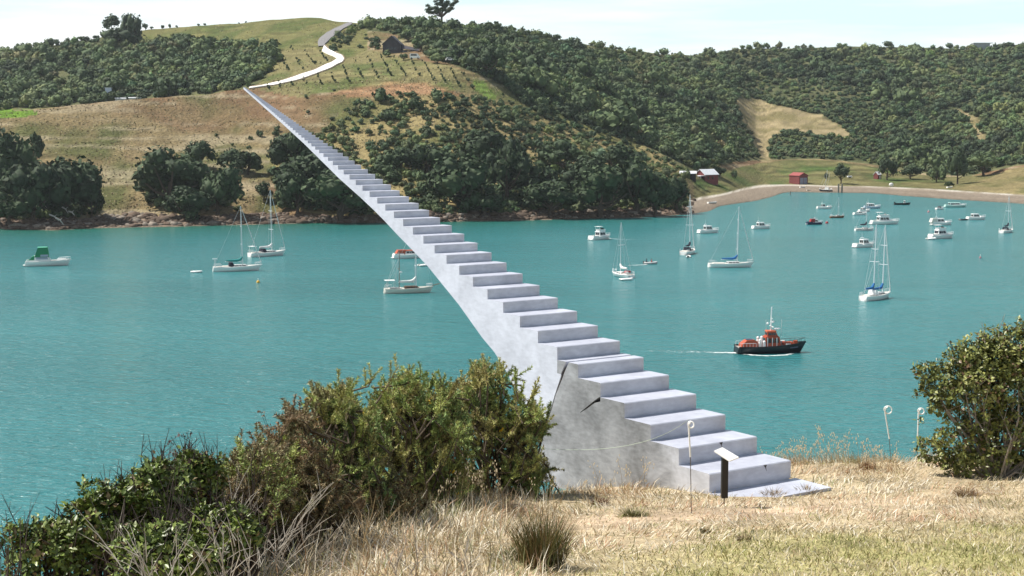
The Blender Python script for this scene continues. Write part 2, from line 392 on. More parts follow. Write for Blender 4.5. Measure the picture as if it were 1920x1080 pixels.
mpn = N.new('ShaderNodeMapping'); mpn.inputs['Scale'].default_value = (0.006, 0.03, 1); Lk.new(geo.outputs['Position'], mpn.inputs[0])
nz = N.new('ShaderNodeTexNoise'); nz.inputs['Scale'].default_value = 1; nz.inputs['Detail'].default_value = 4; Lk.new(mpn.outputs[0], nz.inputs['Vector'])
mr = N.new('ShaderNodeMapRange'); mr.inputs[1].default_value = 0.3; mr.inputs[2].default_value = 0.7; mr.inputs[3].default_value = 0.91; mr.inputs[4].default_value = 1.09
Lk.new(nz.outputs[0], mr.inputs[0])
vs_ = N.new('ShaderNodeVectorMath'); vs_.operation = 'SCALE'; Lk.new(m1.outputs[2], vs_.inputs[0]); Lk.new(mr.outputs[0], vs_.inputs['Scale']); Lk.new(vs_.outputs[0], b_.inputs['Base Color'])
prev = None
for (sx, sy, st, ds) in ((0.10, 0.26, 0.6, 1.1), (0.42, 0.95, 1.0, 0.55), (1.1, 2.3, 1.0, 0.24), (3.2, 5.5, 0.8, 0.07)):
    mpn = N.new('ShaderNodeMapping'); mpn.inputs['Scale'].default_value = (sx, sy, 1); mpn.inputs['Rotation'].default_value = (0, 0, 0.22); Lk.new(geo.outputs['Position'], mpn.inputs[0])
    nz = N.new('ShaderNodeTexNoise'); nz.inputs['Scale'].default_value = 1; nz.inputs['Detail'].default_value = 3; nz.inputs['Distortion'].default_value = 0.5; Lk.new(mpn.outputs[0], nz.inputs['Vector'])
    bp = N.new('ShaderNodeBump'); bp.inputs['Strength'].default_value = st; bp.inputs['Distance'].default_value = ds; Lk.new(nz.outputs[0], bp.inputs['Height'])
    if prev: Lk.new(prev.outputs[0], bp.inputs['Normal'])
    prev = bp
Lk.new(prev.outputs[0], b_.inputs['Normal'])
kind(mesh_obj('sea_water', Vs, Fs, M_sea, smooth=True, attrs={'tint': shal}), 'structure')

# ------------------------------------------------------------------ the white path and the asphalt drive
def ribbon(name, pts, m, lift, kindname='structure'):
    """pts: (x, y, half width in photo px) along the centre line"""
    out = []
    P = np.array(pts, float); t = np.concatenate([[0], np.cumsum(np.hypot(*np.diff(P[:, :2], axis=0).T))])
    tt = np.arange(0, t[-1] + 0.01, 2.0); C = np.stack([np.interp(tt, t, P[:, i]) for i in range(3)], -1)
    for _ in range(4): C[1:-1] = (C[:-2] + 2 * C[1:-1] + C[2:]) / 4
    d = np.gradient(C[:, :2], axis=0); d /= np.hypot(d[:, 0], d[:, 1])[:, None]; nrm = np.stack([-d[:, 1], d[:, 0]], -1)
    L = C[:, :2] + nrm * C[:, 2:]; R_ = C[:, :2] - nrm * C[:, 2:]
    rows = []
    for k in np.linspace(0, 1, 5):
        q = L * (1 - k) + R_ * k; rows.append(land(q[:, 0], q[:, 1]))
    G = np.stack(rows, 1); G[..., 2] += lift
    n = len(G); vs = G.reshape(-1, 3); i = (np.arange(n - 1)[:, None] * 5 + np.arange(4)[None]).ravel()
    fs = [list(q) for q in np.stack([i, i + 1, i + 6, i + 5], -1)]
    sk0 = G[:, 0] - [0, 0, lift + 0.4]; sk1 = G[:, 4] - [0, 0, lift + 0.4]; o = len(vs)
    vs = np.concatenate([vs, sk0, sk1])
    for a in range(n - 1):
        fs.append([a * 5, a * 5 + 5, o + a + 1, o + a]); fs.append([a * 5 + 4, o + n + a, o + n + a + 1, a * 5 + 9])
    return kind(mesh_obj(name, vs, fs, m, smooth=False), kindname)
M_conc = mat('pale_concrete', (0.80, 0.78, 0.74), 0.8, var=0.06, scale=0.3)
M_asph = mat('grey_asphalt', (0.19, 0.185, 0.19), 0.9, var=0.12, scale=0.4)
M_dirt = mat('bare_brown_verge', (0.20, 0.155, 0.10), 0.95, var=0.25, scale=0.3)
WP = [(467, 166.8, .9), (485, 163.8, 1.3), (502, 160.8, 1.6), (530, 154.2, 2.2), (568, 144.2, 2.9), (597, 135, 3.5), (622, 125, 4.6), (634, 117.5, 6.0), (640, 110.5, 6.3), (634, 104.5, 4.6), (623, 99.5, 3.8), (613, 95, 3.9), (604, 90.5, 4.6)]
ribbon('verge', [(a + 1, b - 1.3, c + 1.5) for a, b, c in WP], M_dirt, 0.28)
ribbon('path', WP, M_conc, 0.55)
ribbon('road', [(603, 88.8, 5.5), (602, 82, 7.5), (613, 71.7, 6.6), (630, 60, 5.4), (647, 50, 3.6), (660, 45.5, 1.5)], M_asph, 0.55)
# ================================================================== FAR VEGETATION
def ico(sub):
    bm = bmesh.new(); bmesh.ops.create_icosphere(bm, subdivisions=sub, radius=1)
    v = np.array([p.co[:] for p in bm.verts]); f = np.array([[q.index for q in p.verts] for p in bm.faces]); bm.free(); return v, f
ICO1, ICO2 = ico(1), ico(2)

def leaf_quads(c, nrm, size, rg, asp=0.7):
    """quads centred on c (n,3), facing nrm, half size size"""
    n = len(c); t = rg.normal(size=(n, 3)); t -= nrm * (t * nrm).sum(1)[:, None]; t /= np.linalg.norm(t, axis=1)[:, None] + 1e-9
    b = np.cross(nrm, t); s = np.asarray(size).reshape(-1, 1) * np.ones((n, 1))
    v = np.stack([c - t * s, c - b * s * asp + nrm * s * .12, c + t * s, c + b * s * asp + nrm * s * .12], 1).reshape(-1, 3)
    return v, np.arange(4 * n).reshape(n, 4)

def crown(seed, nl=6, nq=110, qs=0.13, squash=0.8, spread=0.55, lr=(0.36, 0.55), core=0.80, base=0.55):
    """lumpy crown of leaf clumps about radius 1, standing on z = 0: verts, quads, triangles, tint"""
    rg = np.random.default_rng(seed); V = []; Q = []; T = []; tint = []; o = 0
    for l in range(nl):
        d = rg.normal(size=3); d[2] = abs(d[2]) * 0.9 - 0.15; d /= np.linalg.norm(d)
        c = d * spread * rg.uniform(0.6, 1.05); c[2] = c[2] * squash + base
        r = rg.uniform(*lr)
        cv = ICO1[0] * (1 + rg.uniform(-0.18, 0.18, (len(ICO1[0]), 1))) * r * core; cv[:, 2] *= squash
        tl = rg.uniform(0.25, 0.75)
        V.append(cv + c); T.append(ICO1[1] + o); o += len(cv); tint.append(np.full(len(cv), tl * 0.8))
        k = nq // nl; n = rg.normal(size=(k, 3)); n[:, 2] = n[:, 2] * 0.8 + 0.25; n /= np.linalg.norm(n, axis=1)[:, None]
        p = n * r * rg.uniform(0.82, 1.12, (k, 1)); p[:, 2] *= squash
        nn = n + rg.normal(size=(k, 3)) * 0.55; nn /= np.linalg.norm(nn, axis=1)[:, None]
        v, q = leaf_quads(p + c, nn, qs * rg.uniform(0.6, 1.35, k), rg)
        V.append(v); Q.append(q + o); o += len(v); tint.append(np.repeat(np.clip(tl + rg.normal(size=k) * 0.22, 0, 1), 4))
    return np.concatenate(V), np.concatenate(Q), np.concatenate(T), np.concatenate(tint)

def ramp3(a, b, c, t):
    t = np.clip(t, 0, 1)[:, None]; a, b, c = map(np.asarray, (a, b, c))
    return np.where(t < .5, a + (b - a) * t * 2, b + (c - b) * (t - .5) * 2)
GREENS = ((0.023, 0.040, 0.020), (0.074, 0.112, 0.048), (0.175, 0.21, 0.08))
M_leaf = mat('hill_foliage', (0.05, 0.07, 0.03), 0.75, attr='tint', var=0.25, scale=0.6, spec=0.25)

def rot_scale(v, rz, s):
    c, n = math.cos(rz), math.sin(rz); v = v * np.asarray(s)
    return np.stack([v[:, 0] * c - v[:, 1] * n, v[:, 0] * n + v[:, 1] * c, v[:, 2]], -1)

SMALL = [crown(100 + i, nl=rnd.choice((5, 6, 8)), nq=112, qs=0.135, squash=rnd.uniform(.75, 1.1)) for i in range(8)]

def bush_mass(name, P, R, hue, seed, protos=SMALL):
    """many crowns in one mesh: places P, radii R, hue 0..1"""
    rg = np.random.default_rng(seed); V = []; Q = []; T = []; C = []; o = 0
    for p, r, h in zip(P, R, hue):
        v, q, t, ti = protos[rg.integers(len(protos))]
        w_ = rot_scale(v, rg.uniform(0, 6.28), (r, r, r * rg.uniform(0.8, 1.15))) + p - [0, 0, r * 0.25]
        V.append(w_); Q.append(q + o); T.append(t + o); o += len(v)
        n_ = rg.normal(size=3); dry = 0.28 * max(0, rg.normal() - 1.2); C.append(ramp3(*GREENS, 0.5 * ti + 0.75 * h - 0.12) * (1 + n_[0] * 0.16) * [1 + n_[1] * .10 + dry, 1 - dry * .12, 1 + n_[2] * .12])
    return kind(mesh_obj(name, np.concatenate(V), (np.concatenate(Q), np.concatenate(T)), M_leaf, attrs={'tint': np.clip(np.concatenate(C), 0.004, 1)}), 'stuff')

def scatter(poly, step, rg, layer=0, jit=0.9, squeeze=0.62):
    xs = [p[0] for p in poly]; ys = [p[1] for p in poly]
    gx, gy = np.meshgrid(np.arange(min(xs), max(xs), step), np.arange(min(ys), max(ys), step * squeeze))
    gx = gx + (np.arange(gx.shape[0]) % 2)[:, None] * step / 2
    x = (gx + rg.uniform(-jit, jit, gx.shape) * step * .5).ravel(); y = (gy + rg.uniform(-jit, jit, gx.shape) * step * squeeze * .5).ravel()
    m = inpoly(x, y, poly) & (x > -420) & (x < 2400); return x[m], y[m]

GLAB = {}
def shrub_proto(name, seed, label, cat, group, hue, nl=6, nq=110, qs=0.16, squash=.85, trunk=True, **kw):
    """a thing with crown and trunk parts, radius about 1"""
    t = thing(name, label, cat, (0, 0, 0), 0, group)
    v, q, tr, ti = crown(seed, nl, nq, qs, squash, **kw)
    rg = np.random.default_rng(seed); c = ramp3(*GREENS, 0.5 * ti + 0.75 * hue - 0.12)
    mesh_obj('crown', v, (q, tr), M_leaf, t, attrs={'tint': c})
    if trunk:
        mb = MB(); bz = kw.get('base', .55)
        mb.tube([(0, 0, -.3), (.03, .02, bz * .5), (-.02, .05, bz + .1)], [.10, .075, .05], 6)
        for k in range(3):
            a = k * 2.1 + seed; mb.tube([(0, 0, bz * .35), (.25 * math.cos(a), .25 * math.sin(a), bz * .8), (.42 * math.cos(a), .42 * math.sin(a), bz * 1.15)], [.06, .04, .02], 5)
        mb.make('trunk', M_bark, t)
    return t
M_bark = mat('grey_brown_bark', (0.09, 0.07, 0.055), 0.9, var=0.3, scale=2, spec=0.1)

# --- the wooded slopes
rg = np.random.default_rng(11)
P_, R_, H_ = [], [], []
cand = []          # the largest ones become bushes of their own
def collect(poly, step, layer, r0, r1, hue0, keep=1.0, dens=None, hz=None):
    x, y = scatter(poly, step, rg, layer)
    m = ~(inpoly(x, y, CLEAR1) | inpoly(x, y, CLEAR2)) & (rg.random(len(x)) < keep)
    if dens is not None: m &= rg.random(len(x)) < dens(x, y)
    x, y = x[m], y[m]; p = land(x, y, layer); ok = ~np.isnan(p[:, 0]); p = p[ok]; x = x[ok]; y = y[ok]
    r = rg.uniform(r0, r1, len(p)) * np.exp(rg.normal(size=len(p)) * 0.24) * (.78 + .5 * fbm(p[:, 0] / 30, p[:, 1] / 30, 66, 2)) * np.where(rg.random(len(p)) < .07, 1.6, 1)
    h = np.clip(hue0 + .10 + (fbm(p[:, 0] / 45, p[:, 1] / 45, 61, 3) - .44) * 1.7 + rg.normal(size=len(p)) * 0.17, 0, 1)
    r = np.where((x > 1380) & (x < 1640) & (y > 165) & (y < 310), np.minimum(r, 2.7), r)
    P_.append(p); R_.append(r); H_.append(h)
collect(BUSH_LEFT, 9.3, 1, 2.4, 4.2, 0.42, dens=lambda x, y: np.where(inpoly(x, y, [(100, 150), (118, 132), (132, 148), (118, 172), (104, 172)]), 0.25, 0.97))
n_left = len(P_[0])
collect([(680, 46), (790, 42), (806, 62), (790, 74), (745, 64), (700, 60)], 8, 0, 1.3, 2.4, .35, keep=.85)
collect([(792, 74), (860, 62), (872, 128), (835, 116), (812, 106)], 9, 0, 1.6, 2.8, .35)
collect([(690, 68), (710, 70), (712, 92), (694, 88)], 8, 0, 1.0, 1.6, .4, keep=.7)
top_open = [(786, 36), (812, 38), (820, 52), (800, 54), (784, 46)]
collect(BUSH_TOP, 9.2, 0, 2.1, 4.3, 0.40, dens=lambda x, y: np.where(inpoly(x, y, top_open), 0.1, np.where((x > 795) & (x < 860) & (y < 56), .06, np.where((x < 800) & (y < 80), 0.7, 0.97))))
collect([(618, 84), (640, 66), (664, 50), (676, 52), (668, 66), (650, 82), (628, 96), (620, 94)], 8, 0, 1.5, 2.4, 0.35)
collect([(690, 66), (716, 90), (700, 96), (672, 90), (640, 92), (636, 84), (660, 80)], 10, 0, 1.2, 2.0, 0.4, keep=0.5)
# edges of the wood beside the clearings: one dense dark row
collect([(1372, 176), (1413, 174), (1497, 196), (1573, 221), (1604, 252), (1600, 262), (1570, 238), (1497, 212), (1413, 190), (1380, 192)], 7, 0, 1.8, 2.6, 0.2)
P0_, R0_, H0_ = map(np.concatenate, (P_, R_, H_))

# scrub on the headland slope
P_, R_, H_ = [], [], []
collect([(-60, 300), (30, 275), (70, 330), (120, 340), (175, 372), (190, 402), (100, 412), (-60, 412)], 11, 0, 1.6, 2.6, 0.10)
collect([(250, 345), (300, 320), (420, 325), (455, 370), (450, 396), (330, 398), (280, 385)], 11, 0, 1.5, 2.4, 0.12, keep=.75)
collect([(505, 320), (600, 300), (700, 360), (690, 402), (520, 392)], 11, 0, 1.6, 2.5, 0.12, keep=.9)
collect([(840, 350), (1290, 345), (1290, 388), (860, 398)], 10, 0, 1.6, 2.6, 0.10, keep=.85)
sdens = lambda x, y: np.clip(0.64 + (x - 700) / 460 + np.clip(y - 262, 0, 60) / 400 + (fbm(x / 40, y / 26, 91, 3) - 0.44) * 2.2, 0.06, 0.93)
collect(SCRUB, 11.0, 0, 1.2, 2.3, 0.30, dens=sdens)
Ps, Rs, Hs = map(np.concatenate, (P_, R_, H_))

def size_in_view(P, R): return R / np.maximum(P[:, 1], 1)
def split(P, R, H, n, boost=1.0):
    vis = (np.abs(P[:, 0] / P[:, 1]) < 0.325)
    o = np.argsort(-np.where(vis, size_in_view(P, R), 0)); a = o[:n]; b = o[n:]; return (P[a], R[a], H[a]), (P[b], R[b], H[b])
(bigP, bigR, bigH), (P0_, R0_, H0_) = split(P0_, R0_, H0_, 130)
(sbP, sbR, sbH), (Ps, Rs, Hs) = split(Ps, Rs, Hs, 110)
bush_mass('hillside_bush', P0_, R0_, H0_, 5)
bush_mass('headland_scrub', Ps, Rs, Hs, 6)

def place_set(protos, P, R, seed, zs=(0.85, 1.15), sink=0.2):
    rg = np.random.default_rng(seed); used = [False] * len(protos); out = []
    for p, r in zip(P, R):
        k = int(rg.integers(len(protos))); loc = (p[0], p[1], p[2] - r * sink); rz = rg.uniform(0, 6.28); s = (r, r, r * rg.uniform(*zs))
        if used[k]: o = dup(protos[k], loc, rz, s)
        else: o = protos[k]; o.location = loc; o.rotation_euler = (0, 0, rz); o.scale = s; used[k] = True
        out.append(o)
    for k, u in enumerate(used):
        if not u:
            for c in list(protos[k].children): bpy.data.objects.remove(c)
            bpy.data.objects.remove(protos[k])
    return out
LB = 'rounded bush standing out of the wooded hillside across the bay'
place_set([shrub_proto('hillside_tree', 300 + i, LB, 'bush', 'bushes standing out of the wooded hillsides', .25 + .12 * i, trunk=False) for i in range(5)], bigP, bigR, 31)
LS = 'dark shrub among the scrub on the slope right of the staircase'
place_set([shrub_proto('slope_shrub', 320 + i, LS, 'shrub', 'shrubs scattered over the headland slope', .12 + .12 * i, trunk=False) for i in range(4)], sbP, sbR, 32)

# --- scattered shrubs on the grass, each at its own place
lone = [(574, 184, 6), (577, 214, 6), (686, 192, 8), (665, 207, 6), (655, 222, 5), (684, 214, 8), (747, 172, 7), (745, 188, 8), (783, 183, 6), (835, 176, 7), (730, 178, 5), (405, 250, 5), (436, 268, 5), (467, 273, 6), (486, 248, 10), (469, 255, 6), (518, 263, 8), (516, 247, 9), (503, 281, 4), (548, 250, 8), (520, 240, 9), (620, 250, 7), (640, 232, 8), (560, 275, 9), (886, 180, 4), (943, 177, 4), (938, 188, 4), (955, 190, 4), (995, 195, 7), (626, 170, 4), (623, 222, 6)]
G_ = 'lone shrubs scattered over the grassy headland'
pts = np.array(lone, float); pl = land(pts[:, 0], pts[:, 1] + pts[:, 2] * .6)
lp = [shrub_proto('lone_shrub', 340 + i, 'small round dark shrub alone on the dry grass of the headland', 'shrub', G_, .12 + .08 * i, trunk=False) for i in range(3)]
place_set(lp, pl, pts[:, 2] * pl[:, 1] / FPX * 1.0, 33, sink=0.1)

# --- rows of young trees in the grove
rowsA = [[(655, 157), (643, 128)], [(680, 148), (667, 118)], [(710, 148), (690, 108)], [(733, 143), (714, 105)], [(760, 143), (738, 108)], [(786, 144), (770, 112)], [(813, 152), (793, 116)], [(838, 161), (820, 124)], [(863, 165), (846, 134)], [(888, 168), (866, 138)], [(601, 160), (596, 140)], [(628, 155), (622, 140)], [(575, 158), (568, 146)], [(526, 164), (522, 154)], [(503, 167), (502, 160)], [(547, 160), (546, 154)],
         [(543, 136), (522, 106)], [(567, 131), (545, 92)], [(590, 122), (572, 98)], [(614, 116), (600, 97)]]
vp = []
for a, b in rowsA:
    n = max(2, int(math.hypot(a[0] - b[0], a[1] - b[1]) / 5.2))
    for k in range(n + 1):
        if rg.random() < 0.88: t = k / n; vp.append((a[0] + (b[0] - a[0]) * t + rg.normal() * .8, a[1] + (b[1] - a[1]) * t + rg.normal() * .6, rg.uniform(2.0, 3.4) * (1.25 - .35 * t)))
vp = np.array(vp); pv = land(vp[:, 0], vp[:, 1]); ok = ~np.isnan(pv[:, 0])
yp = [shrub_proto('young_tree', 360 + i, 'young tree in a planted row on the grassy slope by the white path', 'tree', 'young trees planted in rows by the path', .08 + .06 * i, nl=3, nq=48, qs=.26, squash=1.2, trunk=False) for i in range(3)]
place_set(yp, pv[ok], (vp[:, 2] * 1.05)[ok] * pv[ok][:, 1] / FPX, 34, (1.0, 1.6), sink=0)

# --- shrubs on the skyline of the grassy hill
sk = [(273, 50, 6), (284, 50, 4), (305, 49, 4), (318, 47, 4), (331, 48, 2.5), (372, 43, 3.5), (384, 43, 3), (448, 42, 2), (461, 40, 2.2), (258, 54, 7), (106, 73, 6), (139, 70, 5), (66, 80, 5), (152, 70, 7), (127, 74, 6)]
sx = np.array(sk, float); yb = lerp_tab(RIDGE_Y, sx[:, 0], 6); ps = land(sx[:, 0], yb + .6, 1)
place_set([shrub_proto('skyline_tree', 380 + i, 'small dark tree on the skyline left of the grassy hilltop', 'tree', 'small trees along the left skyline', .1, nl=5, nq=80) for i in range(2)], ps, sx[:, 2] * ps[:, 1] / FPX * 1.15, 35, (1.0, 1.5), sink=0.05)

# --- the big shore trees: trunk, limbs, crown
def big_tree(name, label, px, py, hw, hh, seed, hue=0.06, nl=16, nq=900, qs=.075, layer=0, group=None, squash=.8, gnarl=False, base=.75, D=None, cat='tree'):
    """crown centred at photo place px, py with half width hw and half height hh (photo px); foot found on the land below it"""
    foot = land1(px, py + hh * 0.95, layer) if D is None else D
    r = hw * foot.y / FPX; h = hh * foot.y / FPX
    t = thing(name, label, cat, foot, 0, group)
    v, q, tr, ti = crown(seed, nl, nq, qs, 1.0, spread=.70, lr=(.28, .46), core=.78, base=-.08)
    v = v / np.array([np.abs(v[:, 0]).max(), np.abs(v[:, 1]).max(), np.abs(v[:, 2]).max()]) * 1.06; v = v * np.array([r, r * .85, h])
    topc = at(px, py, foot.y) - foot; v = v + np.array(topc)
    mesh_obj('crown', v, (q, tr), M_leaf, t, attrs={'tint': ramp3(*GREENS, 0.42 * ti + .8 * hue - .08)})
    mb = MB(); rr = random.Random(seed); c = Vector(topc)
    k0 = max(r * .06, .18)
    mb.tube([(0, 0, -1), c * .3 + Vector((rr.uniform(-.1, .1) * r, 0, 0)), c * .7, c], [k0 * 1.5, k0 * 1.1, k0 * .8, k0 * .4], 7)
    for k in range(5):
        a = rr.uniform(0, 6.28); e = c + Vector((math.cos(a) * r * .75, math.sin(a) * r * .6, rr.uniform(-.3, .5) * h))
        s_ = c * rr.uniform(.25, .6); mb.tube([s_, (s_ + e) / 2 + Vector((0, 0, -.1 * h)), e], [k0 * .7, k0 * .5, k0 * .2], 5)
    mb.make('trunk', M_bark, t)
    return t
SH = 'dark shore trees along the far bank'
shore = [
 (15, 318, 52, 62, 'tall dark shore tree at the left edge of the photo'), (66, 285, 17, 30, 'narrow pointed dark tree above the left shore grove'), (62, 362, 55, 48, 'broad dark tree in the left shore grove above the bleached logs'),
 (128, 350, 58, 44, 'rounded dark tree on the right side of the left shore grove'), (172, 376, 22, 26, 'low dark tree at the right end of the left shore grove'), (20, 388, 45, 30, 'low dark tree overhanging the rocks left of the green canopied launch'),
 (318, 335, 64, 48, 'wide dark tree above the shore left of the teal covered yacht'), (374, 290, 31, 22, 'flat topped dark tree upslope of the wide shore tree'), (408, 352, 42, 42, 'dark tree behind the mast of the teal covered yacht'), (345, 380, 44, 28, 'dark low tree hanging over the rocks below the wide shore tree'),
 (432, 300, 26, 18, 'small dark tree on the slope below the lone shrubs'), (466, 306, 24, 18, 'small dark tree under the upper flight of stairs on the slope'), (496, 360, 15, 16, 'little dark tree behind the second yacht mast'),
 (545, 285, 44, 38, 'dark tree just below the upper stairs'), (592, 330, 66, 40, 'broad grey green tree below the middle of the stairs'), (642, 366, 66, 42, 'large dark tree on the shore directly under the stairs'), (556, 362, 34, 34, 'dark shore tree right of the second yacht mast'),
 (905, 285, 46, 34, 'dark tree on the upper scrub slope right of the stairs'), (870, 345, 58, 44, 'rounded dark tree at the foot of the slope right of the stairs'), (950, 318, 42, 50, 'tall shaded tree right of the rounded slope tree'), (905, 378, 40, 24, 'low dark tree leaning over the shore rocks right of the stairs'),
 (1005, 342, 44, 30, 'spreading tree with a pale sandy bank beneath it'), (1035, 372, 46, 28, 'low wide shore tree right of the pale sandy bank'), (1095, 330, 40, 30, 'dark tree above the shore behind the flybridge launch'), (1128, 360, 54, 40, 'large dark tree on the shore behind the flybridge launch'), (1192, 348, 50, 44, 'large dark tree on the shore right of the flybridge launch'), (1225, 372, 36, 28, 'low dark tree leaning over the point'), (1266, 364, 30, 30, 'last dark tree of the point beside the shingle beach'),
 (1165, 300, 38, 24, 'dark rounded tree on the scrub slope above the point'), (800, 300, 40, 24, 'dark rounded tree in mid slope beside the stairs'), (740, 300, 30, 20, 'small dark tree close beside the stairs'), (1050, 290, 40, 26, 'dark rounded tree in the middle of the right scrub slope')]
for i, (x, y, a, b, l) in enumerate(shore):
    a *= 1.18; b *= 1.25
    big_tree('shore_tree', l, x, y, a, b, 500 + i, hue=.02 + .12 * rnd.random() ** 2, nl=14 if a > 30 else 9, nq=int(260 + a * 16), qs=.085 if a > 30 else .13)
big_tree('dark_pine', 'clump of dark trees rising above the left skyline', 232, 72, 40, 21, 560, .02, nl=18, nq=620, qs=.085, layer=1)
big_tree('dark_pine', 'left of the two dark treetops rising above the left skyline', 209, 46, 17, 20, 561, .02, nl=12, nq=260, qs=.12, D=land1(209, 88, 1))
big_tree('dark_pine', 'right of the two dark treetops rising above the left skyline', 246, 50, 23, 25, 562, .02, nl=14, nq=360, qs=.10, D=land1(240, 90, 1))
big_tree('hill_tree', 'large dark round tree among the bush right of the dark house', 912, 112, 42, 32, 563, .04, nl=18, nq=760, qs=.075)
big_tree('valley_tree', 'dark tree in the valley fold of the wooded slope', 1200, 215, 24, 22, 564, .04, nl=10, nq=300, qs=.12)
big_tree('beach_tree', 'round dark tree on the grass behind the beach piles', 1576, 324, 16.5, 18, 565, .03, nl=14, nq=420, qs=.11, D=land1(1576, 345))
big_tree('beach_shrub', 'tiny dark round shrub just left of the beach tree', 1549, 329, 4, 6, 566, .05, nl=4, nq=70, qs=.2, D=land1(1549, 338), cat='shrub')
big_tree('meadow_tree', 'dark tree beside the small white roofed hut', 1664, 318, 21, 22, 567, .03, nl=12, nq=420, qs=.1, D=land1(1664, 338))
big_tree('meadow_tree', 'dark rounded tree at the back of the meadow right of the hut', 1708, 323, 22, 14, 568, .06, nl=10, nq=360, qs=.11, D=land1(1708, 336))
big_tree('meadow_tree', 'tall dark tree at the right end of the beach meadow', 1795, 312, 22, 34, 569, .08, nl=14, nq=520, qs=.1, D=land1(1795, 345))
big_tree('meadow_tree', 'pale green tree at the right end of the beach meadow', 1757, 325, 20, 18, 570, .55, nl=10, nq=360, qs=.11, D=land1(1757, 342))
big_tree('meadow_tree', 'broad light green tree behind the right end of the meadow', 1845, 305, 32, 22, 571, .6, nl=12, nq=460, qs=.1, D=land1(1845, 330))
big_tree('beach_shrub', 'dark shrub on the beach edge above a white dinghy', 1779, 346, 12, 6, 572, .06, nl=6, nq=140, qs=.2, D=land1(1779, 351), cat='shrub')
big_tree('meadow_tree', 'brown leafed tree behind the white roofed shed', 1314, 290, 30, 20, 573, .2, nl=12, nq=460, qs=.1, D=land1(1314, 312))
big_tree('meadow_shrub', 'small green shrub on the meadow right of the white roofed shed', 1375, 327, 7, 8, 574, .5, nl=5, nq=110, qs=.2, D=land1(1375, 334), cat='shrub')
big_tree('point_tree', 'dark tree behind the white roofed shed', 1350, 322, 13, 11, 575, .05, nl=6, nq=160, qs=.18, D=land1(1350, 332))
big_tree('garden_shrub', 'bright green hedge shrub right of the parked white van', 820, 112, 15, 8, 576, .75, nl=7, nq=180, qs=.16, D=land1(820, 119), cat='shrub')
big_tree('garden_shrub', 'green garden shrub in front of the dark house', 728, 100, 12, 7, 577, .6, nl=6, nq=160, qs=.17, D=land1(728, 106), cat='shrub')

for i, (x, y, a, b, hu, lab) in enumerate([(704, 84, 11, 8, .2, 'dark garden tree at the left end of the dark house'), (757, 106, 9, 6, .35, 'small tree in front of the dark house wing'), (790, 86, 16, 10, .25, 'dark garden tree behind the dark house wing'), (764, 68, 20, 9, .2, 'broad dark tree behind the dark house roof'), (806, 100, 13, 8, .3, 'garden tree between the dark house wing and the bright hedge shrub'), (842, 108, 14, 9, .25, 'dark tree above the small white car')]):
    big_tree('garden_tree', lab, x, y, a, b, 590 + i, hue=hu, nl=8, nq=240, qs=.14, D=land1(x, y + b))
# the lone spreading tree on the skyline
def skyline_tree():
    foot = land1(828, 43.6); s = foot.y / FPX
    t = thing('spreading_tree', 'lone spreading tree with an open crown on the hilltop skyline', 'tree', foot)
    mb = MB(); rr = random.Random(4); tips = []
    mb.tube([(0, 0, -2), (0, 0, 6 * s), (.2, 0, 14 * s)], [2.7 * s, 2.1 * s, 1.8 * s], 8)
    for k in range(13):
        a = k * 2.4; ex = math.cos(a) * rr.uniform(12, 30) * s; ey = math.sin(a) * rr.uniform(8, 20) * s
        ez = rr.uniform(19, 46) * s - abs(ex) * .18
        p0 = Vector((.1, 0, rr.uniform(10, 15) * s)); p2 = Vector((ex, ey, ez)); p1 = p0 * .5 + p2 * .5 + Vector((0, 0, rr.uniform(-2, 3) * s))
        mb.tube([p0, p1, p2], [1.25 * s, .8 * s, .3 * s], 5); tips += [p2, p1 * .35 + p2 * .65]
        for _ in range(3):
            q = p1 + (p2 - p1) * rr.uniform(.1, .9); e = q + Vector((rr.uniform(-9, 9) * s, rr.uniform(-7, 7) * s, rr.uniform(0, 8) * s)); mb.tube([q, e], [.5 * s, .2 * s], 4); tips.append(e)
    mb.make('trunk', M_bark, t)
    V = []; Q = []; o = 0; C = []; rg = np.random.default_rng(8)
    for p in tips:
        n = rg.normal(size=(110, 3)); n /= np.linalg.norm(n, axis=1)[:, None]
        c = np.array(p) + n * np.array([5.2, 4.4, 3.0]) * s * rg.uniform(.2, 1.1, (110, 1))
        v, q = leaf_quads(c, n, 1.3 * s * rg.uniform(.5, 1.3, 110), rg); V.append(v); Q.append(q + o); o += len(v)
        C.append(ramp3(*GREENS, np.repeat(rg.uniform(0, .45, 110), 4)))
    mesh_obj('crown', np.concatenate(V), np.concatenate(Q), M_leaf, t, attrs={'tint': np.concatenate(C)})
skyline_tree()

# --- tussocks that roughen the dry slopes
rg = np.random.default_rng(23); n = 26000
x = rg.uniform(-250, 1100, n); y = rg.uniform(150, 402, n); y = np.where(rg.random(n) < .35, rg.uniform(40, 170, n), y)
p = land(x, y); ok = ~np.isnan(p[:, 0]) & ~inpoly(x, y, BUSH_LEFT) & ~inpoly(x, y, BUSH_TOP) & (p[:, 1] < 930) & (p[:, 2] > 3.5) & (fbm(x / 30, y / 12, 71, 3) > .36); p = p[ok]; n = len(p)
nn = rg.normal(size=(n, 3)) * [.7, .7, .25] + [-.2, -.6, .35]; nn /= np.linalg.norm(nn, axis=1)[:, None]
v, q = leaf_quads(p + [0, 0, .12], nn, rg.uniform(.18, .48, n), rg, .6)
TC = np.array([[.25, .20, .11], [.15, .15, .06], [.19, .12, .07], [.33, .28, .18], [.10, .10, .045]])
kind(mesh_obj('hill_tussock', v, q, M_leaf, attrs={'tint': np.repeat(TC[rg.integers(0, 5, n)] * rg.uniform(.7, 1.2, (n, 1)), 4, 0)}), 'stuff')
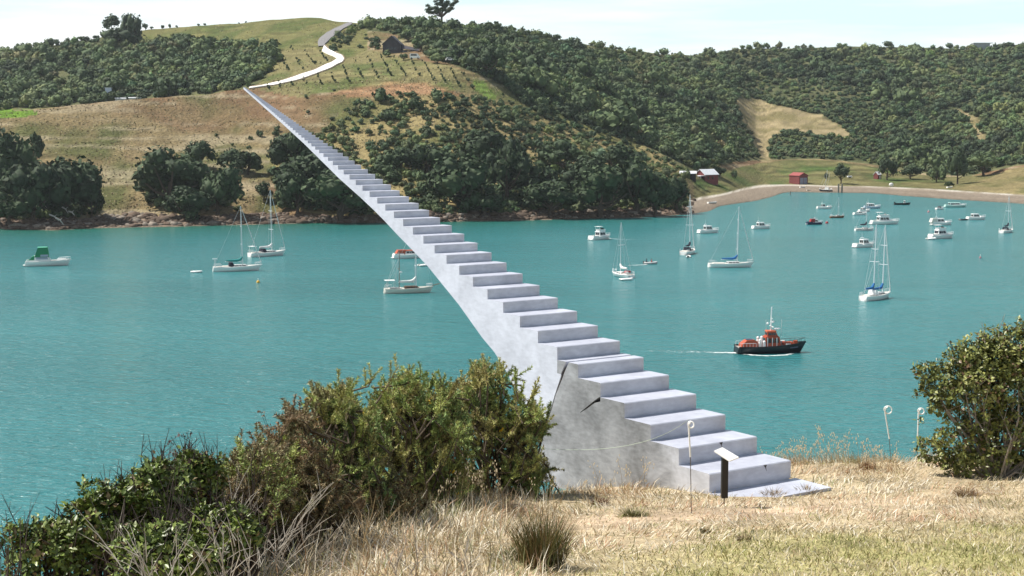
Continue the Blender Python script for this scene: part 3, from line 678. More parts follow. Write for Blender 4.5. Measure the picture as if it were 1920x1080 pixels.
# --- rocks along the far shore
rg = np.random.default_rng(17)
xs = rg.uniform(-300, 1300, 1900); f = rg.random(1900) ** .8
ysh, ybe = lerp_tab(SHORE, xs), lerp_tab(BEACH, xs)
pr = land(xs, ybe + (ysh - ybe) * f * .97 - 1.0); V = []; F_ = []; C = []; o = 0
for p in pr:
    if np.isnan(p[0]): continue
    r = rg.uniform(.35, 1.1) * (1.7 if rg.random() < .08 else 1); v = ICO2[0] * (1 + rg.normal(size=(len(ICO2[0]), 1)) * .16) * [r * rg.uniform(.8, 1.5), r, r * rg.uniform(.5, .9)]
    V.append(v + p); F_.append(ICO2[1] + o); o += len(v); C.append(np.repeat((np.array([[.11, .08, .06]]) if rg.random() < .78 else np.array([[.21, .18, .15]])) * rg.uniform(.6, 1.3), len(v), 0))
M_rock = mat('shore_rock', (.2, .15, .1), .9, attr='tint', var=.3, scale=.8, spec=.2)
kind(mesh_obj('shore_rock', np.concatenate(V), np.concatenate(F_), M_rock, attrs={'tint': np.concatenate(C)}), 'stuff')
# bleached fallen trunks under the left grove
M_drift = mat('bleached_wood', (.42, .39, .36), .85, var=.3, scale=1.5)
for i, (x0, y0, x1, y1) in enumerate([(72, 378, 88, 390), (116, 388, 128, 400), (92, 402, 110, 414), (128, 396, 140, 404), (104, 408, 119, 421), (16, 362, 21, 352)]):
    d = land1((x0 + x1) / 2, max(y0, y1) + 2).y - 6
    a, b = at(x0, y0, d), at(x1, y1, d); c = (a + b) / 2; mb = MB()
    mb.tube([a - c, Vector((.1, .2, .3)), b - c], [.26, .22, .12], 6); mb.tube([Vector((.1, .2, .3)), (b - c) * .3 + Vector((.5, 0, 1.2))], [.13, .05], 5)
    o = mb.make('fallen_trunk', M_drift); o.location = c; tag(o, 'bleached fallen trunk on the rocks below the left shore grove', 'log', 'bleached trunks under the left grove')
# ================================================================== BUILDINGS AND BEACH THINGS
def M(name, c, r=.5, **k): return mat(name, c, r, **k)
M_darkwood = M('dark_weatherboard', (.04, .037, .045), .8, var=.25, scale=.6)
M_darkroof = M('dark_iron_roof', (.055, .05, .06), .6, var=.2, scale=.4)
M_redwall = M('red_boards', (.16, .035, .035), .8, var=.25, scale=.7)
M_redroof = M('red_iron_roof', (.28, .06, .055), .6, var=.2, scale=.6)
M_whiteroof = M('pale_iron_roof', (.62, .64, .68), .45, var=.1, scale=.6)
M_white = M('white_paint', (.80, .80, .80), .4, var=.04, scale=1)
M_glassdark = M('dark_glass', (.02, .025, .03), .12)
M_greydoor = M('grey_blue_doors', (.23, .25, .33), .7, var=.15)
M_pole = M('grey_timber', (.17, .15, .13), .9, var=.2)
M_conc2 = M('grey_wall', (.36, .38, .40), .9, var=.15, scale=.5)

def gable(mb, L, B, h, rise, eave=.3, th=.18):
    """gabled roof slabs along x over a body L x B with walls h high"""
    for s in (1, -1):
        a = [(-L / 2 - eave, s * (B / 2 + eave), h - rise * eave / (B / 2)), (L / 2 + eave, s * (B / 2 + eave), h - rise * eave / (B / 2)), (L / 2 + eave, 0, h + rise), (-L / 2 - eave, 0, h + rise)]
        mb.add(a + [(x, y, z + th) for x, y, z in a], [[0, 1, 2, 3], [7, 6, 5, 4], [0, 4, 5, 1], [1, 5, 6, 2], [2, 6, 7, 3], [3, 7, 4, 0]])
def gwalls(mb, L, B, h, rise):
    p = [(-L / 2, -B / 2, -2), (L / 2, -B / 2, -2), (L / 2, B / 2, -2), (-L / 2, B / 2, -2), (-L / 2, -B / 2, h), (L / 2, -B / 2, h), (L / 2, B / 2, h), (-L / 2, B / 2, h), (-L / 2, 0, h + rise), (L / 2, 0, h + rise)]
    mb.add(p, [[0, 1, 5, 4], [2, 3, 7, 6], [1, 2, 6, 9, 5], [3, 0, 4, 8, 7], [4, 5, 9, 8], [6, 7, 8, 9], [3, 2, 1, 0]])
def win(parent, x, y, z, w_, h, rz=0, m=None, name='window'):
    mb = MB(); mb.box((x, y, z), (w_, .08, h), rz); return mb.make(name, m or M_glassdark, parent)

# dark house on the hill: a tall block and a long lower wing with a garage end
f = land1(737, 98); t = thing('hill_house', 'dark timber house with steep roofs among bush on the hillside', 'house', f, RAD(-8))
s = f.y / FPX
mb = MB(); gwalls(mb, 24 * s, 34 * s, 15 * s, 15 * s); mb.v = [(-y, x, z) for x, y, z in mb.v]; mb.make('wall', M_darkwood, t)
mb = MB(); gable(mb, 24 * s, 34 * s, 15 * s, 15 * s, 1.6 * s); mb.v = [(-y, x, z) for x, y, z in mb.v]; mb.make('roof', M_darkroof, t)
for dx in (-7, 0, 6): win(t, dx * s, -12.1 * s, 4 * s, 3.6 * s, 5 * s)
mb = MB(); mb.box((31 * s, -3 * s, -10 * s), (32 * s, 14 * s, 13 * s)); mb.make('wing', M_darkwood, t)
mb = MB()
a = [(14 * s, -12 * s, 7 * s), (50 * s, -12 * s, 2 * s), (50 * s, 6 * s, 6 * s), (14 * s, 6 * s, 14 * s)]
mb.add(a + [(x, y, z + .7 * s) for x, y, z in a], [[3, 2, 1, 0], [4, 5, 6, 7], [0, 1, 5, 4], [1, 2, 6, 5], [2, 3, 7, 6], [3, 0, 4, 7]]); mb.make('roof', M_darkroof, t)
win(t, 22 * s, -10.1 * s, -1 * s, 6 * s, 4 * s)

# parked van and small pale car by the house
def vehicle(name, label, cat, loc, rz, L, B, H, m, van=True):
    t = thing(name, label, cat, loc, rz)
    prof = [(-.5, .12), (.5, .12), (.5, .45), (.40, .55), (.27, .97), (.2, 1), (-.46, 1), (-.5, .9)] if van else [(-.5, .15), (.5, .15), (.5, .45), (.25, .55), (.08, .98), (-.28, 1), (-.46, .6), (-.5, .55)]
    mb = MB(); mb.prism([(a * L, b * H) for a, b in prof], -B / 2, B / 2, lambda a, b, w_: (a, w_, b)); mb.make('body', m, t)
    for sy in (-1, 1):
        o = MB(); o.prism([(-.40 * L, .58 * H), (.24 * L, .58 * H), (.17 * L, .9 * H), (-.40 * L, .9 * H)] if van else [(-.36 * L, .58 * H), (.16 * L, .58 * H), (.06 * L, .92 * H), (-.26 * L, .92 * H)], B / 2 * sy, B / 2 * sy + sy * .02, lambda a, b, w_: (a, w_, b)); o.make('side_window', M_glassdark, t)
        for sx in (-.31, .31):
            o = MB(); n = 10; o.prism([(sx * L + .33 * math.cos(k * .628), .32 + .33 * math.sin(k * .628)) for k in range(n)], sy * (B / 2 - .16), sy * (B / 2 + .03), lambda a, b, w_: (a, w_, b)); o.make('wheel', M_black, t)
    return t
M_black = M('black_rubber', (.012, .012, .013), .6)
f = land1(779, 111); vehicle('parked_van', 'white van parked at the low end of the dark house', 'van', f + Vector((0, -3, 0)), RAD(-4), 4.4, 1.9, 2.3, M_white)
f = land1(844, 117); vehicle('parked_car', 'small white car half hidden in bush right of the dark house', 'car', f + Vector((0, -4, .6)), RAD(10), 3.6, 1.6, 1.4, M_white, False)

# white roofed shed complex by the beach
f = land1(1325, 337); s = f.y / FPX
t = thing('boat_shed', 'dark red shed with pale gabled roof and a white lean-to verandah', 'shed', f, RAD(36))
mb = MB(); gwalls(mb, 34 * s, 26 * s, 11 * s, 9 * s); mb.make('wall', M_redwall, t)
mb = MB(); gable(mb, 34 * s, 26 * s, 11 * s, 9 * s, 1.5 * s); mb.make('roof', M_whiteroof, t)
for k in (-8, 3): win(t, k * s, -13.2 * s, 2 * s, 4 * s, 5 * s)
mb = MB(); mb.box((-24 * s, 0, 8.4 * s), (13 * s, 32 * s, .8 * s), 0, (1, 1), (1.5 * s, 0)); mb.make('verandah_roof', M_whiteroof, t)
for k in (-14, 14):
    mb = MB(); mb.tube([(-28 * s, k * s, -2), (-28 * s, k * s, 8.4 * s)], .12, 5); mb.make('post', M_white, t)
f = land1(1290, 331); s = f.y / FPX
t = thing('open_carport', 'long low shelter with flat white roof left of the pale gabled shed', 'shelter', f, RAD(-6))
mb = MB(); a = [(-16 * s, -9 * s, 8.2 * s), (16 * s, -9 * s, 8.2 * s), (16 * s, 8 * s, 12.5 * s), (-16 * s, 8 * s, 12.5 * s)]; mb.add(a + [(x, y, z + .8 * s) for x, y, z in a], [[3, 2, 1, 0], [4, 5, 6, 7], [0, 1, 5, 4], [1, 2, 6, 5], [2, 3, 7, 6], [3, 0, 4, 7]]); mb.make('roof', M_whiteroof, t)
mb = MB(); mb.box((0, 6 * s, -2), (28 * s, 1 * s, 2 + 10 * s)); mb.make('back_wall', M_darkwood, t)
for k in (-14, 0, 14):
    o = MB(); o.tube([(k * s, -7 * s, -1.5), (k * s, -7 * s, 10 * s)], .1, 5); o.make('post', M_darkwood, t)

# red boathouse with two grey-blue doors
f = land1(1497, 344); s = f.y / FPX
t = thing('red_boathouse', 'small red boathouse with red roof and pale blue doors on the beach edge', 'boathouse', f, RAD(28))
mb = MB(); gwalls(mb, 30 * s, 20 * s, 15 * s, 5 * s); mb.make('wall', M_redwall, t)
mb = MB(); gable(mb, 30 * s, 20 * s, 15 * s, 5 * s, 1 * s); mb.make('roof', M_redroof, t)
# doors on the gable end that faces the water (local +x turned towards the camera)
t.rotation_euler = (0, 0, RAD(-62))
for k in (-4.2, 4.2):
    o = MB(); o.box((15.06 * s, k * s, -.2), (.08, 7.4 * s, 12 * s)); o.make('door', M_greydoor, t)

# small white roofed hut
f = land1(1645, 335.5); s = f.y / FPX
t = thing('small_hut', 'small hut with white roof and dark red side below the dark meadow tree', 'hut', f, RAD(35))
mb = MB(); gwalls(mb, 9 * s, 11 * s, 8 * s, 5 * s); mb.make('wall', M_redwall, t)
mb = MB(); gable(mb, 9 * s, 11 * s, 8 * s, 5 * s, .8 * s); mb.make('roof', M_whiteroof, t)
o = MB(); o.box((1 * s, -5.6 * s, 0), (3 * s, .08, 6 * s)); o.make('door', M_white, t)
# white hut and low grey walls behind the left crest
f = land1(209, 178, 1) + Vector((0, -5, .6)); s = f.y / FPX
t = thing('water_tank_hut', 'small pale boxy hut among bush behind the left crest', 'hut', f)
mb = MB(); mb.box((0, 0, -1), (11 * s, 8 * s, 11 * s + 1)); mb.make('wall', M('pale_blue_boards', (.55, .60, .72), .7), t)
mb = MB(); mb.box((0, 0, 11 * s), (12.5 * s, 9 * s, 1 * s)); mb.make('roof', M_whiteroof, t)
for (x, y, w_, lab) in ((227, 184, 20, 'left of the two low grey shed roofs behind the left crest'), (256, 183, 28, 'right of the two low grey shed roofs behind the left crest')):
    f = land1(x, y + 5, 1); s = f.y / FPX; t = thing('low_shed', lab, 'shed', f)
    mb = MB(); mb.box((0, 0, -1), (w_ * s, 8 * s, 5 * s + 1)); mb.make('wall', M_conc2, t)
    mb = MB(); mb.box((0, 0, 5 * s), ((w_ + 1) * s, 9 * s, 1.6 * s), 0, (1, .7)); mb.make('roof', M_whiteroof, t)
# flat roofed house and two chimneys on the right skyline
f = land1(1838, 92, 1); s = f.y / FPX
t = thing('ridge_house', 'low flat roofed house on the right skyline', 'house', f)
mb = MB(); mb.box((0, 0, -1), (30 * s, 18 * s, 1 + 9 * s)); mb.make('wall', M_conc2, t)
mb = MB(); mb.box((2 * s, 0, 9 * s), (36 * s, 22 * s, 1.1 * s)); mb.make('roof', M_whiteroof, t)
for x, hh, lab in ((1806, 12, 'left of the two thin masts beside the flat roofed skyline house'), (1817, 16, 'right of the two thin masts beside the flat roofed skyline house')):
    f = land1(x, 91, 1); s = f.y / FPX; t = thing('radio_mast', lab, 'mast', f)
    mb = MB(); mb.tube([(0, 0, -1), (0, 0, hh * s)], .55, 6); mb.make('pole', M_redwall if x < 1810 else M_pole, t)
    mb = MB(); mb.box((0, 0, hh * s * .72), (3.2 * s, .3, .5)); mb.make('bracket', M_pole, t)
# power pole on the ridge
f = land1(1307, 102.6, 1); s = f.y / FPX
t = thing('power_pole', 'timber power pole with two crossarms on the ridge skyline', 'power pole', f)
mb = MB(); mb.tube([(0, 0, -1), (0, 0, 30 * s)], [.34, .25], 6); mb.make('pole', M_pole, t)
for z, w_ in ((27.5, 7), (24, 5)):
    mb = MB(); mb.box((0, -.3, z * s), (w_ * s, .3, .35)); mb.make('crossarm', M_pole, t)
# two mooring piles at the beach
for x, lab in ((1572, 'left of the two dark mooring piles at the beach'), (1578.5, 'right of the two dark mooring piles at the beach')):
    f = sea(x, 361.5); f.z = -1; s = f.y / FPX
    mb = MB(); mb.tube([(0, 0, 0), (0, 0, 20 * s)], .36, 7); mb.tube([(0, 0, 20 * s), (0, 0, 20 * s + .25)], [.42, .3], 7)
    o = mb.make('mooring_pile', M_pole); o.location = f; tag(o, lab, 'pile')
f = sea(1481.5, 366); mb = MB(); mb.tube([(0, 0, -1), (.1, 0, 1.5)], .2, 6); mb.tube([(.1, 0, 1.5), (.1, 0, 1.7)], [.26, .2], 6)
o = mb.make('mooring_pile', M_pole); o.location = f; tag(o, 'short dark stake in the shallows off the red boathouse', 'pile')

# ================================================================== BOATS   (local x towards the bow, waterline z = 0)
M_gel = M('white_gelcoat', (.82, .82, .80), .25, var=.03, scale=.7)
M_gel2 = M('cream_gelcoat', (.66, .63, .56), .3, var=.05, scale=.7)
M_deck = M('pale_deck', (.62, .60, .55), .7, var=.08, scale=2)
M_alu = M('pale_spar', (.72, .74, .76), .35, metal=.3)
M_wire = M('rigging_wire', (.45, .47, .48), .4)
M_teal = M('teal_canvas', (.0, .20, .19), .8); M_blue = M('blue_canvas', (.01, .12, .33), .8); M_green = M('green_canvas', (.01, .22, .10), .8)
M_navy = M('navy_canvas', (.012, .014, .03), .8); M_orange = M('orange_canvas', (.42, .075, .03), .6, var=.2, scale=2); M_red = M('red_canvas', (.30, .02, .025), .7)
M_canvas = M('white_canvas', (.70, .70, .69), .8); M_teak = M('varnished_wood', (.16, .075, .035), .5); M_blackhull = M('black_hull_paint', (.010, .011, .018), .3)
M_greyrub = M('grey_rubber', (.42, .43, .44), .6); M_ltgreen = M('pale_green_paint', (.42, .62, .58), .4); M_darkhull = M('dark_blue_hull', (.02, .025, .07), .3)
M_windowcloth = M('grey_window_cloth', (.36, .40, .50), .6); M_stripe = M('dark_stripe', (.03, .05, .10), .4); M_skin = M('skin', (.42, .25, .18), .6); M_antif = M('antifouling', (.03, .10, .07), .6)

def hull_shape(L, B, F, rise=.45, trans=.72, fine=2.0, rake=.10, depth=.35, n=14):
    """rows of section points from stern to bow (starboard keel to sheer, mirrored)"""
    rows = []; sheer = []
    for i in range(n + 1):
        t = i / n
        b = B / 2 * (min(1, trans + (1 - trans) * math.sin(min(t / .42, 1) * math.pi / 2)) if t < .42 else max(0, 1 - ((t - .42) / .58) ** fine))
        zd = F * (1 + rise * t * t - .06 * math.sin(math.pi * t)); x = (t - .5) * L
        bx = x - (1 - 0) * 0
        pts = [(0, -depth * (1 - .6 * t)), (b * .72 * (1 - .3 * t), -depth * .6 * (1 - t)), (b * .93 * (1 - .18 * t * t), F * .28), (b, zd)]
        row = []
        for y, z in pts:
            k = (z + depth) / (zd + depth); row.append((x - rake * L * (1 - k) * max(0, (t - .55) / .45) ** 1.5 + (-.02 * L * (1 - k) if i == 0 else 0), y, z))
        rows.append(row); sheer.append((row[-1][0], b, zd))
    return rows, sheer

def add_hull(t, m, L, B, F, stripe=None, deckm=None, well=None, rub=True, **k):
    rows, sh = hull_shape(L, B, F, **k); mb = MB(); n = len(rows)
    vs = []; q = len(rows[0])
    for r in rows: vs += r + [(x, -y, z) for x, y, z in r]
    fs = []
    for i in range(n - 1):
        for j in range(q - 1):
            a = i * 2 * q + j; fs.append([a, a + 2 * q, a + 2 * q + 1, a + 1]); a += q; fs.append([a, a + 1, a + 2 * q + 1, a + 2 * q])
    fs.append([0, 1, 2, 3]); fs.append([q + 3, q + 2, q + 1, q])
    fs.append([3, 3 + q, 2 + q, 2]); fs.append([2, 2 + q, 1 + q, 1]); fs.append([1, 1 + q, q, 0])
    h = mb.add(vs, fs).make('hull', m, t, True)
    h.data.polygons.foreach_set('use_smooth', [len(p.vertices) == 4 and abs(p.normal.x) < .9 for p in h.data.polygons])
    d = MB(); dv = []
    for x, b, z in sh: dv += [(x, b * .97, z - .04), (x, 0, z + .02), (x, -b * .97, z - .04)]
    d.add(dv, [[i * 3 + j, i * 3 + 3 + j, i * 3 + 4 + j, i * 3 + 1 + j] for i in range(n - 1) for j in (0, 1)])
    d.make('deck', deckm or M_deck, t)
    if rub:
        r_ = MB()
        for sgn in (1, -1): r_.tube([(x, sgn * b, z) for x, b, z in sh], .045, 4)
        r_.make('gunwale', m if rub is True else rub, t)
    if stripe:
        for sgn in (1, -1):
            s_ = MB(); a = [(r[2][0], sgn * (r[2][1] * .45 + r[3][1] * .55 + .02), r[2][2] * .45 + r[3][2] * .55) for r in rows[:-1]]
            b2 = [(r[2][0], sgn * (r[2][1] * .25 + r[3][1] * .75 + .02), r[2][2] * .25 + r[3][2] * .75) for r in rows[:-1]]
            s_.add(a + b2, [[i, i + 1, len(a) + i + 1, len(a) + i] for i in range(len(a) - 1)]); s_.make('hull_stripe', stripe, t)
    return sh
def sheer_z(sh, x): return float(np.interp(x, [s[0] for s in sh], [s[2] for s in sh]))

def house(t, x0, x1, w_, z, h, m, front=.5, back=.1, side=.12, roof=None, wins=(.35, .85), name='cabin', wm=None, over=.12, mull=3):
    """cabin from x0 (aft) to x1 with raked front; window bands sit a hair proud of the walls"""
    def fr(x, y, k): return (x + (back if x < (x0 + x1) / 2 else -front) * k, y * (1 - side * k), z + h * k)
    c = [(x0, -w_ / 2), (x1, -w_ / 2 * .9), (x1, w_ / 2 * .9), (x0, w_ / 2)]
    mb = MB(); mb.add([fr(x, y, 0) for x, y in c] + [fr(x, y, 1) for x, y in c], [[3, 2, 1, 0], [4, 5, 6, 7], [0, 1, 5, 4], [1, 2, 6, 5], [2, 3, 7, 6], [3, 0, 4, 7]])
    cab = mb.make(name, m, t)
    k0, k1 = wins
    for (a, b) in ((0, 1), (1, 2), (2, 3), (3, 0)):
        nwin = mull if (a, b) in ((0, 1), (2, 3)) else 2
        A, Bp = np.array(c[a]), np.array(c[b])
        for i in range(nwin):
            u0, u1 = .08 + .84 * i / nwin + .02, .08 + .84 * (i + 1) / nwin - .02
            P = [A + (Bp - A) * u0, A + (Bp - A) * u1]
            q = [fr(*P[0], k0), fr(*P[1], k0), fr(*P[1], k1), fr(*P[0], k1)]
            nrm = (Vector(q[1]) - Vector(q[0])).cross(Vector(q[3]) - Vector(q[0])).normalized()
            o = MB(); o.add([Vector(p) + nrm * .02 for p in q] + [Vector(p) - nrm * .02 for p in q], [[0, 1, 2, 3], [0, 4, 5, 1], [1, 5, 6, 2], [2, 6, 7, 3], [3, 7, 4, 0]])
            o.make('window', wm or M_glassdark, cab)
    if roof:
        mb = MB(); e = [fr(x, y, 1) for x, y in c]; cx = sum(p[0] for p in e) / 4
        e = [(cx + (p[0] - cx) * (1 + over), p[1] * (1 + over), p[2]) for p in e]
        mb.add(e + [(cx + (p[0] - cx) * .94, p[1] * .9, p[2] + .14) for p in e], [[3, 2, 1, 0], [4, 5, 6, 7], [0, 1, 5, 4], [1, 2, 6, 5], [2, 3, 7, 6], [3, 0, 4, 7]]); mb.make('cabin_roof', roof, t)
    return cab

def rail(t, sh, x0, x1, h=.55, name='guard_rail', m=None):
    mb = MB(); xs_ = np.linspace(x0, x1, 6)
    for sgn in (1, -1):
        p = [(x, sgn * max(.02, np.interp(x, [s[0] for s in sh], [s[1] for s in sh]) - .08), sheer_z(sh, x)) for x in xs_]
        mb.tube([(x, y, z + h) for x, y, z in p], .025, 4)
        for x, y, z in p: mb.tube([(x, y, z - .05), (x, y, z + h)], .022, 4)
    return mb.make(name, m or M_alu, t)

def mast(t, x, z, H, lean=.015, spread=((.36, 1.1), (.66, .8)), r=.085, m=None, radar=None):
    mb = MB(); top = (x - lean * H, 0, z + H); mb.tube([(x, 0, z), ((x + top[0]) / 2, 0, z + H / 2), top], [r * 1.1, r, r * .75], 7); mo = mb.make('mast', m or M_alu, t)
    for k, w_ in spread:
        o = MB(); c = Vector((x - lean * H * k, 0, z + H * k)); o.tube([c + Vector((-.15, -w_, .06)), c, c + Vector((-.15, w_, .06))], [.05, .07, .05], 5); o.make('spreader', m or M_alu, mo)
    if radar:
        o = MB(); o.ball((x + .3, 0, z + H * radar), (.3, .3, .16), 8, 5); o.make('radar_dome', M_white, mo)
    return top
def stays(t, top, pts, r=.022):
    mb = MB()
    for p in pts: mb.tube([top, p], r, 4)
    return mb.make('rigging', M_wire, t)
def boom(t, x, z, length, cover, sag=.0, thick=.3, up=.0):
    mb = MB(); mb.tube([(x, 0, z), (x - length, 0, z + up)], .06, 6); mb.make('boom', M_alu, t)
    if cover:
        mb = MB(); P = []; R_ = []
        for i in range(7):
            k = i / 6; P.append((x + .06 - (length * .96) * k, 0, z + up * k + .16 + .75 * max(0, 1 - k * 4) ** 1.5)); R_.append(thick * (1.05 - .55 * k) * (1.0 if i else .55))
        mb.tube(P, R_, 7); mb.make('sail_cover', cover, t)

def sailboat(label, x, y, L, head, cover=None, hullm=None, H=None, mx=.1, dodger=M_navy, B=None, F=None, group=None, stripe=None, spread=((.36, 1.1), (.66, .8)), furl=None, cabin_m=None, extra=None, roll=0, mastr=.085, name='sailing_yacht', lean=.015, radar=None, boomz=1.0):
    t = thing(name, label, 'sailboat', sea(x, y), RAD(head), group); t.rotation_euler = (RAD(roll), 0, RAD(head))
    B = B or L * .31; F = F or L * .095
    sh = add_hull(t, hullm or M_gel, L, B, F, stripe=stripe, trans=.62, fine=1.9, rise=.32)
    house(t, -.10 * L, .22 * L, B * .58, sheer_z(sh, 0) - .06, .42, cabin_m or M_gel, .5, .05, .15, wins=(.3, .75), mull=3)
    mb = MB(); mb.box((-.28 * L, 0, sheer_z(sh, -.28 * L) - .05), (.26 * L, B * .62, .22), 0, (.96, .9)); mb.make('cockpit', M_deck, t)
    if dodger:
        mb = MB(); mb.box((-.13 * L, 0, sheer_z(sh, -.1 * L) + .12), (.12 * L, B * .6, .75), 0, (.6, .85), (-.12, 0)); mb.make('dodger', dodger, t)
    H = H or L * 1.3; z0 = sheer_z(sh, mx * L)
    top = mast(t, mx * L, z0, H, lean, spread, mastr, radar=radar)
    stays(t, top, [(L * .49, 0, sheer_z(sh, L * .49)), (-L * .49, 0, sheer_z(sh, -.49 * L)), (mx * L - .2, B * .46, z0), (mx * L - .2, -B * .46, z0)])
    if furl is not False:
        mb = MB(); b0 = Vector((L * .485, 0, sheer_z(sh, L * .49) + .3)); d = Vector(top) - b0; mb.tube([b0, b0 + d * .5, b0 + d * .94], [.075, .085, .04], 6); mb.make('furled_sail', furl or M_canvas, t)
    if cover is not None: boom(t, mx * L, z0 + boomz, L * .36, cover)
    rail(t, sh, .36 * L, .48 * L); rail(t, sh, -.48 * L, -.34 * L, .6, 'stern_rail')
    return t, sh

def launch(label, x, y, L, head, hullm=None, cab=(-.16, .20), ch=1.15, roof=M_white, fly=False, wm=None, B=None, F=None, group=None, stripe=None, arch=True, name='motor_launch', hard=None, canopy=None, fore=True, mull=3, cabm=None, cat='motorboat', parts_small=False):
    t = thing(name, label, cat, sea(x, y), RAD(head), group)
    B = B or L * .34; F = F or L * .115
    sh = add_hull(t, hullm or M_gel, L, B, F, stripe=stripe, trans=.86, fine=2.4, rise=.38)
    z = sheer_z(sh, 0) - .08
    if fore:
        mb = MB(); mb.box((.30 * L, 0, sheer_z(sh, .25 * L) - .1), (.26 * L, B * .5, .38), 0, (.7, .8), (-.1, 0)); mb.make('foredeck_cabin', cabm or M_gel, t)
    house(t, cab[0] * L, cab[1] * L, B * .76, z, ch, cabm or M_gel, .55, .0, .14, roof, (.38, .88), wm=wm, mull=mull)
    mb = MB(); mb.box((-.34 * L, 0, sheer_z(sh, -.34 * L) - .03), (.26 * L, B * .74, .10)); mb.make('cockpit_floor', M_greydeck, t)
    mb = MB()
    for sg in (1, -1): mb.box((-.34 * L, sg * B * .39, sheer_z(sh, -.34 * L) - .05), (.28 * L, .16, .38))
    mb.box((-.475 * L, 0, sheer_z(sh, -.48 * L) - .05), (.14, B * .8, .38)); mb.make('cockpit_coaming', hullm or M_gel, t)
    mb = MB(); mb.box((-.52 * L, 0, .16), (.07 * L, B * .72, .09)); mb.make('swim_platform', M_gel, t)
    if fly:
        zt = z + ch + .12; mb = MB(); mb.box(((cab[0] + cab[1]) / 2 * L - .1, 0, zt), ((cab[1] - cab[0]) * L * .75, B * .6, .55), 0, (1.05, 1.08)); mb.make('flybridge', M_gel, t)
        mb = MB(); mb.box(((cab[0] + cab[1]) / 2 * L + .5, 0, zt + .5), (.12, B * .5, .4), 0, (1, .9), (-.25, 0)); mb.make('windscreen', M_glassdark, t)
        mb = MB()
        for sg in (1, -1): mb.tube([(cab[0] * L + .2, sg * B * .28, zt + .3), (cab[0] * L, sg * B * .28, zt + 1.25)], .04, 5)
        mb.box((cab[0] * L + .5, 0, zt + 1.25), (1.7, B * .62, .07)); mb.make('bimini', roof, t)
    elif arch:
        mb = MB(); zt = z + ch + .1; mb.tube([(cab[0] * L + .4, -B * .3, zt), (cab[0] * L + .2, -B * .26, zt + .45), (cab[0] * L + .2, B * .26, zt + .45), (cab[0] * L + .4, B * .3, zt)], .05, 5); mb.tube([(cab[0] * L + .2, 0, zt + .45), (cab[0] * L + .1, 0, zt + 1.7)], .025, 4); mb.make('radio_arch', M_alu, t)
    if canopy:
        mb = MB(); mb.box((cab[0] * L - .14 * L, 0, z + .25), (.27 * L, B * .78, ch * .95), 0, (.9, .85), (.05 * L, 0)); mb.make('canopy', canopy, t)
    rail(t, sh, .22 * L, .49 * L, .5, 'bow_rail')
    return t, sh
M_greydeck = M('grey_deck', (.30, .29, .27), .8, var=.1)

def dinghy(label, loc, L, head, m=None, inflatable=False, group=None, motor=False, name='dinghy'):
    t = thing(name, label, 'dinghy', loc, RAD(head), group); B = L * .45; m = m or M_gel
    if inflatable:
        r = B * .17; P = [(-L / 2, B * .36, r), (0, B * .37, r), (L * .3, B * .32, r * 1.1), (L * .46, B * .12, r * 1.4), (L * .48, 0, r * 1.5), (L * .46, -B * .12, r * 1.4), (L * .3, -B * .32, r * 1.1), (0, -B * .37, r), (-L / 2, -B * .36, r)]
        mb = MB(); mb.tube(P, [r * .7] + [r] * 7 + [r * .7], 8); mb.make('hull', m, t, True)
        mb = MB(); mb.box((-.06 * L, 0, r * .3), (.78 * L, B * .6, .06)); mb.make('floor', M_greydeck, t)
        mb = MB(); mb.box((-.42 * L, 0, .1), (.06, B * .55, r * 2.1)); mb.make('transom', M_greydeck, t)
    else:
        rows, sh = hull_shape(L, B, L * .15, rise=.35, trans=.8, fine=2.2, depth=.12, n=9); mb = MB(); vs = []; q = 4
        for r in rows: vs += r + [(x, -y, z) for x, y, z in r]
        fs = []
        for i in range(9):
            for j in range(3):
                a = i * 8 + j; fs.append([a, a + 8, a + 9, a + 1]); a += 4; fs.append([a, a + 1, a + 9, a + 8])
        fs += [[3, 7, 6, 2], [2, 6, 5, 1], [1, 5, 4, 0]]; mb.add(vs, fs); mb.make('hull', m, t)
        mb = MB(); mb.box((-.05 * L, 0, .06), (.7 * L, B * .6, .04)); mb.make('floor', M_greydeck, t)
        for k in (-.25, .1):
            o = MB(); o.box((k * L, 0, L * .11), (.12, B * .86, .04)); o.make('thwart', M_gel2, t)
    if motor:
        mb = MB(); mb.box((-.5 * L, 0, .3), (.22, .2, .38), 0, (.8, .8)); mb.tube([(-.5 * L, 0, .3), (-.52 * L, 0, -.2)], .05, 5); mb.make('outboard', M_black, t)
    return t

# ---- one yacht after the other
t, sh = launch('white launch with tall green canopy over its cockpit', 91, 498, 9.4, 14, cab=(-.30, .06), ch=1.3, roof=None, arch=False, mull=2, wm=M_windowcloth, F=1.0)
mb = MB(); z1 = sheer_z(sh, 0) + 1.2; mb.box((-1.3, 0, z1 - .3), (3.0, 2.5, 2.05), 0, (.66, .85), (.25, 0)); mb.make('canopy', M_green, t)
mb = MB(); mb.box((-.75, -1.0, z1 - .2), (1.7, .52, 1.75), 0, (.68, .4), (.12, .08)); mb.make('canopy_window', M_windowcloth, t)
mb = MB(); mb.box((-3.4, 0, sheer_z(sh, -3) - .05), (2.0, 2.3, 1.25), 0, (.35, .8), (.62, 0)); mb.make('aft_canopy', M_green, t)
mb = MB(); mb.box((-1.2, 0, z1 + 1.72), (1.9, 2.0, .07)); mb.make('canopy_top', M('pale_green_canvas', (.10, .42, .28), .7), t)
t, sh = sailboat('white yacht with teal sail cover and dark cockpit cover', 446, 508, 10.0, 16, M_teal, H=12.4, mx=.10, radar=None, B=3.1)
